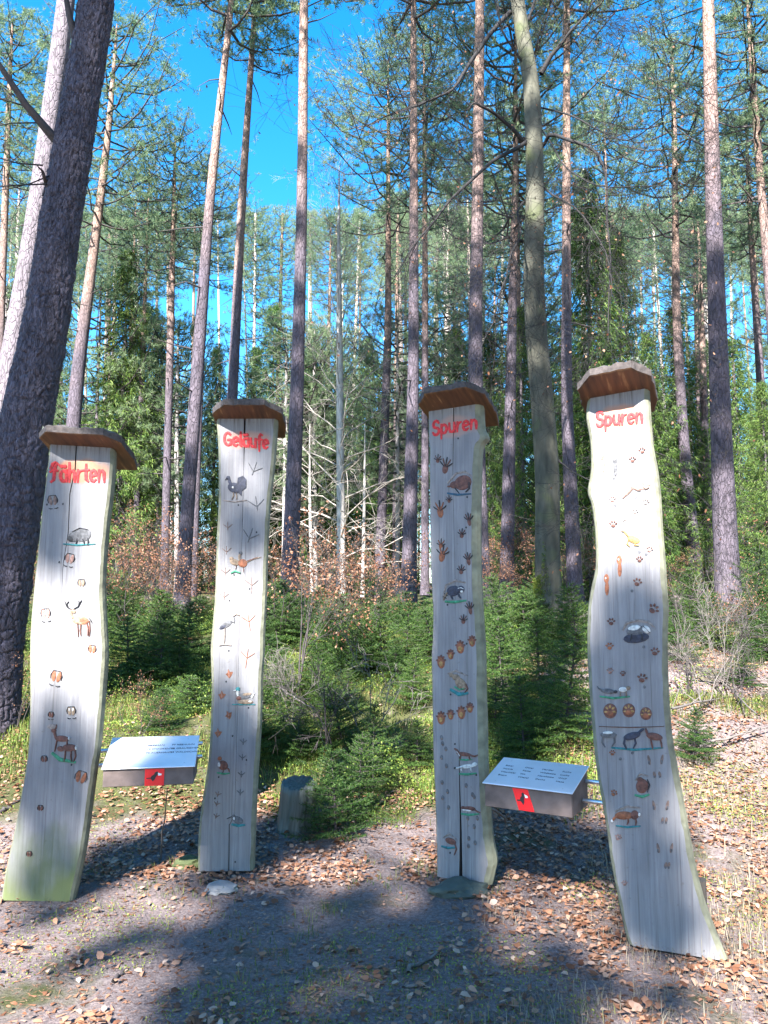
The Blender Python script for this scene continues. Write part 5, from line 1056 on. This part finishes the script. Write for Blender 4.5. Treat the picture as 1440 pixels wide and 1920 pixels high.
for q, (x, y, x2, y2) in enumerate([(1290, 1268, 1440, 1275), (1260, 1330, 1390, 1300), (1300, 1230, 1420, 1340), (1310, 1400, 1440, 1360)]): stick([gp(x, y, .1), gp((x + x2) / 2, (y + y2) / 2, .12), gp(x2, y2, .1)], .012, ('pale fallen pole along the top of the right bank', 'dry branch crossing the slope right of the wide board', 'dead branch slanting down the right bank', 'lowest dead branch on the leafy right bank')[q], mat='grey_twig', side=5, seed=30 + q)

def zone_green(x, y):       # where the bank is green
    g = np.clip((y - 5.3 - .5 * (x < -.8)) / .8, 0, 1) * (vnoise(x * .9, y * .9, 12) > .22)
    right = (x > 1.7 + .0 * y) & (y < 10); left = (x < -2.35) & (y < 6.3)
    g = np.where(right, g * (vnoise(x * 1.3, y * 1.3, 14) > .62), g); g = np.where(left, g * .15, g)
    return g
# ------------------------------------------------------------------ young spruces and brown beech saplings
def young(px, py, H, label, seed, w=1.):
    x, y, Y = gp(px, py, 0); p = P(px, py, Y); root = link('young_spruce', None, loc=(p[0], Y, float(G(p[0], Y))), label=label, cat='young spruce')
    fo, st = YS[seed % 3]; s = H / (.9, 1.2, 1.0)[seed % 3]; root.scale = (s * w, s * w, s); root.rotation_euler = (R(random.uniform(-6, 6)), R(random.uniform(-6, 6)), seed * 2.1)
    link('foliage', fo, root); link('stem', st, root)
for q, (px, py, H, w, lab) in enumerate([
    (630, 1572, .8, 1.1, 'bright young spruce growing beside the grey stump'), (670, 1530, .8, 1.2, 'low spreading young spruce right of the stump'),
    (700, 1480, .9, 1.1, 'dark young spruce on the bank behind the stump'), (615, 1250, 1.0, 1.2, 'glossy young spruce below the pale bare tree'),
    (720, 1270, 1.3, 1.2, 'tallest young spruce on the bank left of the third board'), (770, 1330, .9, 1.2, 'young spruce touching the left edge of the third board'),
    (760, 1240, 1.1, 1.1, 'young spruce at the foot of the dark pine by the third board'), (655, 1330, .6, 1.2, 'small young spruce in the middle of the sunny bank'),
    (945, 1330, 1.1, 1.2, 'shaded young spruce right of the third board'), (1010, 1300, 1.0, 1.3, 'young spruce in front of the mossy trunk foot'),
    (1060, 1390, 1.1, 1.2, 'dark young spruce left of the wide board'), (985, 1430, .8, 1.3, 'low dark young spruce behind the skewed desk'),
    (1085, 1240, 1.1, 1.1, 'young spruce between the mossy trunk and the wide board'), (935, 1230, 1.2, 1.1, 'upper young spruce just right of the third board'),
    (1290, 1190, 1.2, 1.2, 'young spruce right of the wide board at half height'), (1340, 1210, .9, 1.2, 'young spruce before the stout right-hand pine'),
    (1420, 1180, 1.6, 1.1, 'young spruce by the right picture edge'), (1300, 1430, .5, 1.3, 'tiny bright spruce on the leafy right bank'),
    (300, 1290, .9, 1.4, 'dark young spruce above the left desk'), (240, 1270, .8, 1.3, 'young spruce between the leftmost board and the left desk'),
    (350, 1250, .9, 1.3, 'young spruce beside the left edge of the second board'), (300, 1370, .45, 1.4, 'small light young spruce just over the left desk'),
    (520, 1220, .6, 1.3, 'small spruce right of the second board at the dark pine foot'), (1270, 1240, .7, 1.4, 'squat young spruce touching the wide board'),
    (860, 1200, 1., 1.1, 'young spruce hidden partly by the third board'), (1390, 1290, .6, 1.3, 'low young spruce on the right slope')]):
    young(px, py, H * (.72 if 520 < px < 780 else .85), lab, q, w)
r = np.random.default_rng(17); k_ = 0
for q in range(700):
    if k_ >= 120: break
    Y = r.uniform(5.3, 12.5) if k_ < 60 else r.uniform(9.5, 15); X = r.uniform(-.54, .54) * Y
    if not float(zone_green(np.array(X), np.array(Y))) > .5: continue
    px_ = 720 + F * X / Y; side = ('close behind' if Y < 7.5 else 'far back') + ' ' + ('left of the first board' if px_ < 60 else 'between the two left boards' if px_ < 420 else 'by the stump' if px_ < 620 else 'left of the third board' if px_ < 830 else 'right of the third board' if px_ < 1000 else 'left of the fourth board' if px_ < 1180 else 'right of the fourth board')
    side_ = 'left of the second board' if X < -.9 else 'between the second and third board' if X < .5 else 'right of the third board'
    root = link('spruce_seedling', None, loc=(X, Y, float(G(X, Y)) - .03), label='low spruce seedling in the undergrowth ' + side, cat='seedling', group='spruce seedlings ' + side)
    fo, st = YS[k_ % 3]; s_ = r.uniform(.28, .6) * (1 if Y < 9 else 1.4); root.scale = (s_ * 1.5, s_ * 1.5, s_); root.rotation_euler = (r.normal(0, .15), r.normal(0, .15), q); link('foliage', fo, root); link('stem', st, root); k_ += 1
def brown(px, py, H, label, seed, group=None):
    x, y, Y = gp(px, py, 0); p = P(px, py, Y); root = link('beech_sapling', None, loc=(p[0], Y, float(G(p[0], Y))), label=label, cat='sapling', group=group)
    fo, st = BS[seed % 3]; s = H / 1.6 * .8; root.scale = (s, s, s); root.rotation_euler = (0, 0, seed * 1.7); link('leaves', fo, root); link('stems', st, root)
for q, (px, py, H, lab) in enumerate([
    (560, 1290, 1.5, 'thin beech sapling with orange leaves right of the second board'), (520, 1215, 1.3, 'brown-leaved sapling against the dark straight trunk'),
    (610, 1200, 1.5, 'brown-leaved sapling below the pale bare tree'), (700, 1200, 1.3, 'sparse brown sapling left of the dark pine pair'), (660, 1190, 1.4, 'russet sapling right of the pale bare tree'),
    (240, 1190, 1.6, 'brown-leaved sapling beside the right edge of the leftmost board'), (285, 1180, 1.7, 'bright russet sapling between the two left boards'), (320, 1200, 1.4, 'russet sapling at the foot of the red-barked pine'), (375, 1190, 1.5, 'brown sapling touching the second board'),
    (925, 1180, 1.1, 'small orange sapling right of the third board'), (1290, 1100, 1.4, 'russet sapling behind the pine right of the wide board'), (1270, 1170, 1.1, 'brown sapling touching the right side of the wide board'),
    (1410, 1240, 1.0, 'brown sapling on the right bank near the edge'), (30, 1370, .7, 'small brown sapling at the foot of the huge trunk'), (255, 1400, .5, 'tiny rusty sapling behind the left desk'), (1170, 1120, 1.3, 'brown sapling hidden behind the wide board')]):
    brown(px, py, H, lab, q)
r = np.random.default_rng(8)
for q in range(24):
    Y = r.uniform(14, 24); px = r.uniform(-60, 1500); x = (px - 720) / F * Y; z = zone(px)
    root = link('beech_sapling', None, loc=(x, Y, float(G(x, Y))), label='brown-leaved sapling at the forest edge, ' + z, cat='sapling', group='beech saplings ' + z)
    fo, st = BS[q % 3]; s = r.uniform(.5, 1.0); root.scale = (s * 1.2, s * 1.2, s); root.rotation_euler = (0, 0, q * 1.7); link('leaves', fo, root); link('stems', st, root)
def shrub(px, py, H, seed, label):
    x, y, Y = gp(px, py, 0); p = P(px, py, Y); rr = np.random.default_rng(seed); tb = TB(); tips = []
    for q in range(3): grow(tb, (0, 0, -.03), (rr.normal(0, .3), rr.normal(0, .3), 1), H, .008, 3, rr, tips, .3, (2, 4), 4, 0)
    link('bare_shrub', tb.mesh('bare_shrub', [M['grey_twig'] if seed % 2 else M['twig']]), label=label, cat='shrub', loc=(p[0], Y, float(G(p[0], Y))))
for q, (px, py, H, lab) in enumerate([(620, 1420, .6, 'thin leafless shrub on the sunny bank'), (690, 1400, .6, 'dark leafless shrub on the bank left of the third board'), (1310, 1200, .9, 'leafless shrub right of the wide board'), (1320, 1330, .6, 'dark twisted shrub on the right bank'), (1390, 1330, .7, 'pale tangled shrub at the right edge of the bank'), (545, 1360, .5, 'leafless shrub right beside the second board'), (1290, 1310, .7, 'pale dry shrub touching the wide board'), (1350, 1300, .8, 'dry shrub in the middle of the right bank')]): shrub(px, py, H, 60 + q, lab)

# ------------------------------------------------------------------ ground cover
STUFF = dict(grass=('yellow-green tufted grass covering the bank behind the boards', 'grass'), dry_grass=('dry straw-coloured grass on the right bank', 'dry grass'),
    short_grass=('short sparse green grass on the path in front of the boards', 'grass'), dry_stalks=('fine dry stalks on the ground at the lower right', 'dry grass'),
    bilberry_plants=('low dark green bilberry plants carpeting the bank', 'ground cover'), moss=('cushions of green moss at the edge of the path', 'moss'), bank_moss=('bright moss patches among leaves on the right bank', 'moss'),
    needle_litter=('brown pine needles and bark crumbs strewn over the path', 'needle litter'))
def blades(n, xr, yr, fn, hl, wl, mat, name, seed, clump=6, spread=.05):
    r = np.random.default_rng(seed); m = n // clump
    x = r.uniform(*xr, m * 3); y = yr[0] + (yr[1] - yr[0]) * r.random(m * 3) ** 1.4
    vis = np.abs(x) < y * .56 + .6; x = x[vis]; y = y[vis]; k = r.random(len(x)) < fn(x, y); x = x[k][:m]; y = y[k][:m]
    x = np.repeat(x, clump) + r.normal(0, spread, len(x) * clump); y = np.repeat(y, clump) + r.normal(0, spread, len(y) * clump); n = len(x); z = G(x, y) - .01
    h = r.uniform(*hl, n); w = r.uniform(*wl, n); a = r.uniform(0, 6.28, n); ln = r.uniform(.15, .9, n) * h
    d = np.stack([np.cos(a), np.sin(a)], -1); s_ = np.stack([-np.sin(a), np.cos(a)], -1) * w[:, None] / 2; V = np.empty((n, 5, 3))
    V[:, 0, :2] = np.stack([x, y], -1) - s_; V[:, 1, :2] = np.stack([x, y], -1) + s_; V[:, 0, 2] = V[:, 1, 2] = z
    mid = np.stack([x, y], -1) + d * ln[:, None] * .35; V[:, 2, :2] = mid - s_ * .8; V[:, 3, :2] = mid + s_ * .8; V[:, 2, 2] = V[:, 3, 2] = z + h * .65
    V[:, 4, :2] = np.stack([x, y], -1) + d * ln[:, None]; V[:, 4, 2] = z + h * .85
    f = np.array([(0, 1, 3), (0, 3, 2), (2, 3, 4)]); Fc = (f[None] + 5 * np.arange(n)[:, None, None]).reshape(-1, 3)
    return link(name, mesh(name, V.reshape(-1, 3), Fc, [M[mat]]), kind='stuff', label=STUFF[name][0], cat=STUFF[name][1])
blades(120000, (-7, 7), (5.0, 14), lambda x, y: zone_green(x, y) * (.1 + .9 * (vnoise(x * 1.7, y * 1.7, 17) > .5)), (.04, .15), (.003, .007), 'grass', 'grass', 1, 16, .06)
blades(11000, (1.2, 7), (3.2, 11), lambda x, y: .55 * (vnoise(x * 1.5, y * 1.5, 19) > .35), (.04, .16), (.002, .004), 'dry_grass', 'dry_grass', 2, 10, .08)
blades(4000, (-3, 3.5), (2.2, 5), lambda x, y: (vnoise(x * 1.7 + 3, y * 1.7, 20) > .66) * 1., (.02, .07), (.002, .004), 'grass', 'short_grass', 3, 14, .04)
blades(5000, (.3, 3.5), (2.2, 4.2), lambda x, y: (vnoise(x * 1.4 + 3, y * 1.4, 22) > .5) * 1., (.02, .10), (.0015, .003), 'dry_grass', 'dry_stalks', 4, 8, .06)
def cover(n, fn, mat, name, seed, size, hgt, xr, yr):
    r = np.random.default_rng(seed); x = r.uniform(*xr, n * 3); y = yr[0] + (yr[1] - yr[0]) * r.random(n * 3) ** 1.3
    vis = np.abs(x) < y * .56 + .6; x = x[vis]; y = y[vis]; k = r.random(len(x)) < fn(x, y); x = x[k][:n]; y = y[k][:n]; n = len(x)
    hh = hgt * (.15 + 1.3 * np.clip((vnoise(x * 2.6, y * 2.6, 25) - .35) * 1.8, 0, 1)) ; z = G(x, y) + hh * np.sqrt(r.random(n))
    c = np.stack([x, y, z], -1); ax = unit(r.normal(0, 1, (n, 3)) + (0, 0, .3)); nr = unit(r.normal(0, .6, (n, 3)) + (0, 0, 1))
    V = leaf_verts(c, ax, nr, r.uniform(.7, 1.3, n) * size, r.uniform(.4, .6, n) * size, r.uniform(0, .15, n))
    return link(name, mesh(name, V, leaf_faces(n), [M[mat]]), kind='stuff', label=STUFF[name][0], cat=STUFF[name][1])
cover(120000, lambda x, y: zone_green(x, y) * (.3 + .7 * (vnoise(x * 1.1, y * 1.1, 23) > .5)), 'bilberry', 'bilberry_plants', 5, .02, .28, (-8, 8), (5.2, 15))
cover(26000, lambda x, y: ((vnoise(x * 1.6, y * 1.6, 27) > .62) & (y > 3.0)) * 1., 'moss_leaf', 'moss', 6, .010, .018, (-3.4, 4), (2.6, 6.5))

cover(30000, lambda x, y: ((vnoise(x * 1.5 + 4, y * 1.5, 29) > .62) & (x > 1.5)) * 1., 'moss_leaf', 'bank_moss', 7, .014, .04, (1.4, 7), (4.2, 10))
STUFF['sunny_moss'] = ('bright yellow-green moss mats on the bank behind the boards', 'moss')
cover(60000, lambda x, y: (vnoise(x * 1.3 + 9, y * 1.3, 33) > .45) * 1., 'moss_leaf', 'sunny_moss', 9, .017, .05, (-3, 1.7), (5.9, 11.5))
r = np.random.default_rng(88); n = 60000; x = r.uniform(-4, 4, n); y = 1.9 + 5 * r.random(n) ** 1.3; a = r.uniform(0, 6.28, n); c = np.stack([x, y, G(x, y) + r.uniform(.001, .008, n)], -1)
d = unit(np.stack([np.cos(a), np.sin(a), r.normal(0, .12, n)], -1)); p = np.stack([-np.sin(a), np.cos(a), 0 * a], -1); L = r.uniform(.008, .045, n)[:, None]; w = np.where(r.random(n) < .75, .0016, .007)[:, None] * r.uniform(.7, 1.3, (n, 1))
V = np.empty((n, 3, 3)); V[:, 0] = c - p * w; V[:, 1] = c + p * w; V[:, 2] = c + d * L
link('needle_litter', mesh('needle_litter', V.reshape(-1, 3), tri_faces(n), [M['litter']]), kind='stuff', label=STUFF['needle_litter'][0], cat='needle litter')

# fallen leaves
def leaf_density(x, y):
    nn = vnoise(x * 1.5, y * 1.5, 41) * .6 + vnoise(x * 4.5, y * 4.5, 42) * .4; d = .06 + .94 * np.clip((nn - np.where(y > 4.35, .3, .43)) * 9, 0, 1)
    path = (np.abs(x - .15) < .75) & (y < 4.0); d = np.where(path, .22 * d, d)
    strip = (y > 3.75) & (y < 4.5) & (x < .3); d = np.where(strip, .15 * d, d)
    d = np.where((y > 6.1) & (x > -2.6) & (x < 1.5), d * .16, np.where(y > 4.5, np.minimum(1, d * 1.7), d))
    return d
r = np.random.default_rng(77); n = 80000
x = r.uniform(-7, 7, n * 3); y = 1.9 + 11 * r.random(n * 3) ** 1.8; vis = np.abs(x) < y * .56 + .5; x = x[vis]; y = y[vis]; k = r.random(len(x)) < leaf_density(x, y); x = x[k][:n]; y = y[k][:n]; n = len(x)
z = G(x, y) + r.uniform(.002, .022, n); a = r.uniform(0, 6.28, n); ax = unit(np.stack([np.cos(a), np.sin(a), r.normal(0, .22, n)], -1)); nr = unit(np.stack([r.normal(0, .3, n), r.normal(0, .3, n), np.ones(n)], -1))
order = np.argsort(y); big = order[(np.abs(x[order]) < y[order] * .5) & (y[order] > 2.15)][:300]; rest = np.setdiff1d(np.arange(n), big)
sz = r.uniform(.014, .048, n)
V = leaf_verts(np.stack([x, y, z], -1)[rest], ax[rest], nr[rest], sz[rest], sz[rest] * r.uniform(.5, .75, len(rest)), r.uniform(-.05, .28, len(rest)))
link('leaf_litter', mesh('leaf_litter', V, leaf_faces(len(rest)), [M['litter']]), kind='stuff', label='reddish brown dead leaves lying thickly on the forest floor', cat='leaf litter')
def nice_leaf(seed):
    rr = np.random.default_rng(seed); V = []; fc = []; m = 7; L = .055
    curl = rr.uniform(.1, .5); tw = rr.normal(0, .25)
    for q in range(m):
        t = q / (m - 1); w = .5 * L * .62 * math.sin(math.pi * min(1, t * .93 + .05)) ** .7 * (1 + .15 * (q % 2)); zz = curl * L * (t - .5) ** 2 * 2
        for sg in (-1, 0, 1): V.append((t * L - L / 2, sg * w, zz + abs(sg) * w * (.45 + tw * sg) + rr.normal(0, .0012)))
    for q in range(m - 1):
        for s_ in (0, 1): i_ = q * 3 + s_; fc.append((i_, i_ + 3, i_ + 4, i_ + 1))
    return mesh('fallen_leaf', V, fc, [M['litter']], None, False)
NL = [nice_leaf(q) for q in range(8)]
for q, i_ in enumerate(big):
    o = link('fallen_leaf', NL[q % 8], ground, loc=(x[i_], y[i_], G(x[i_], y[i_]) + .008)); s = sz[i_] / .05; o.scale = (s, s, s); o.rotation_euler = (r.normal(0, .3), r.normal(0, .3), a[i_])
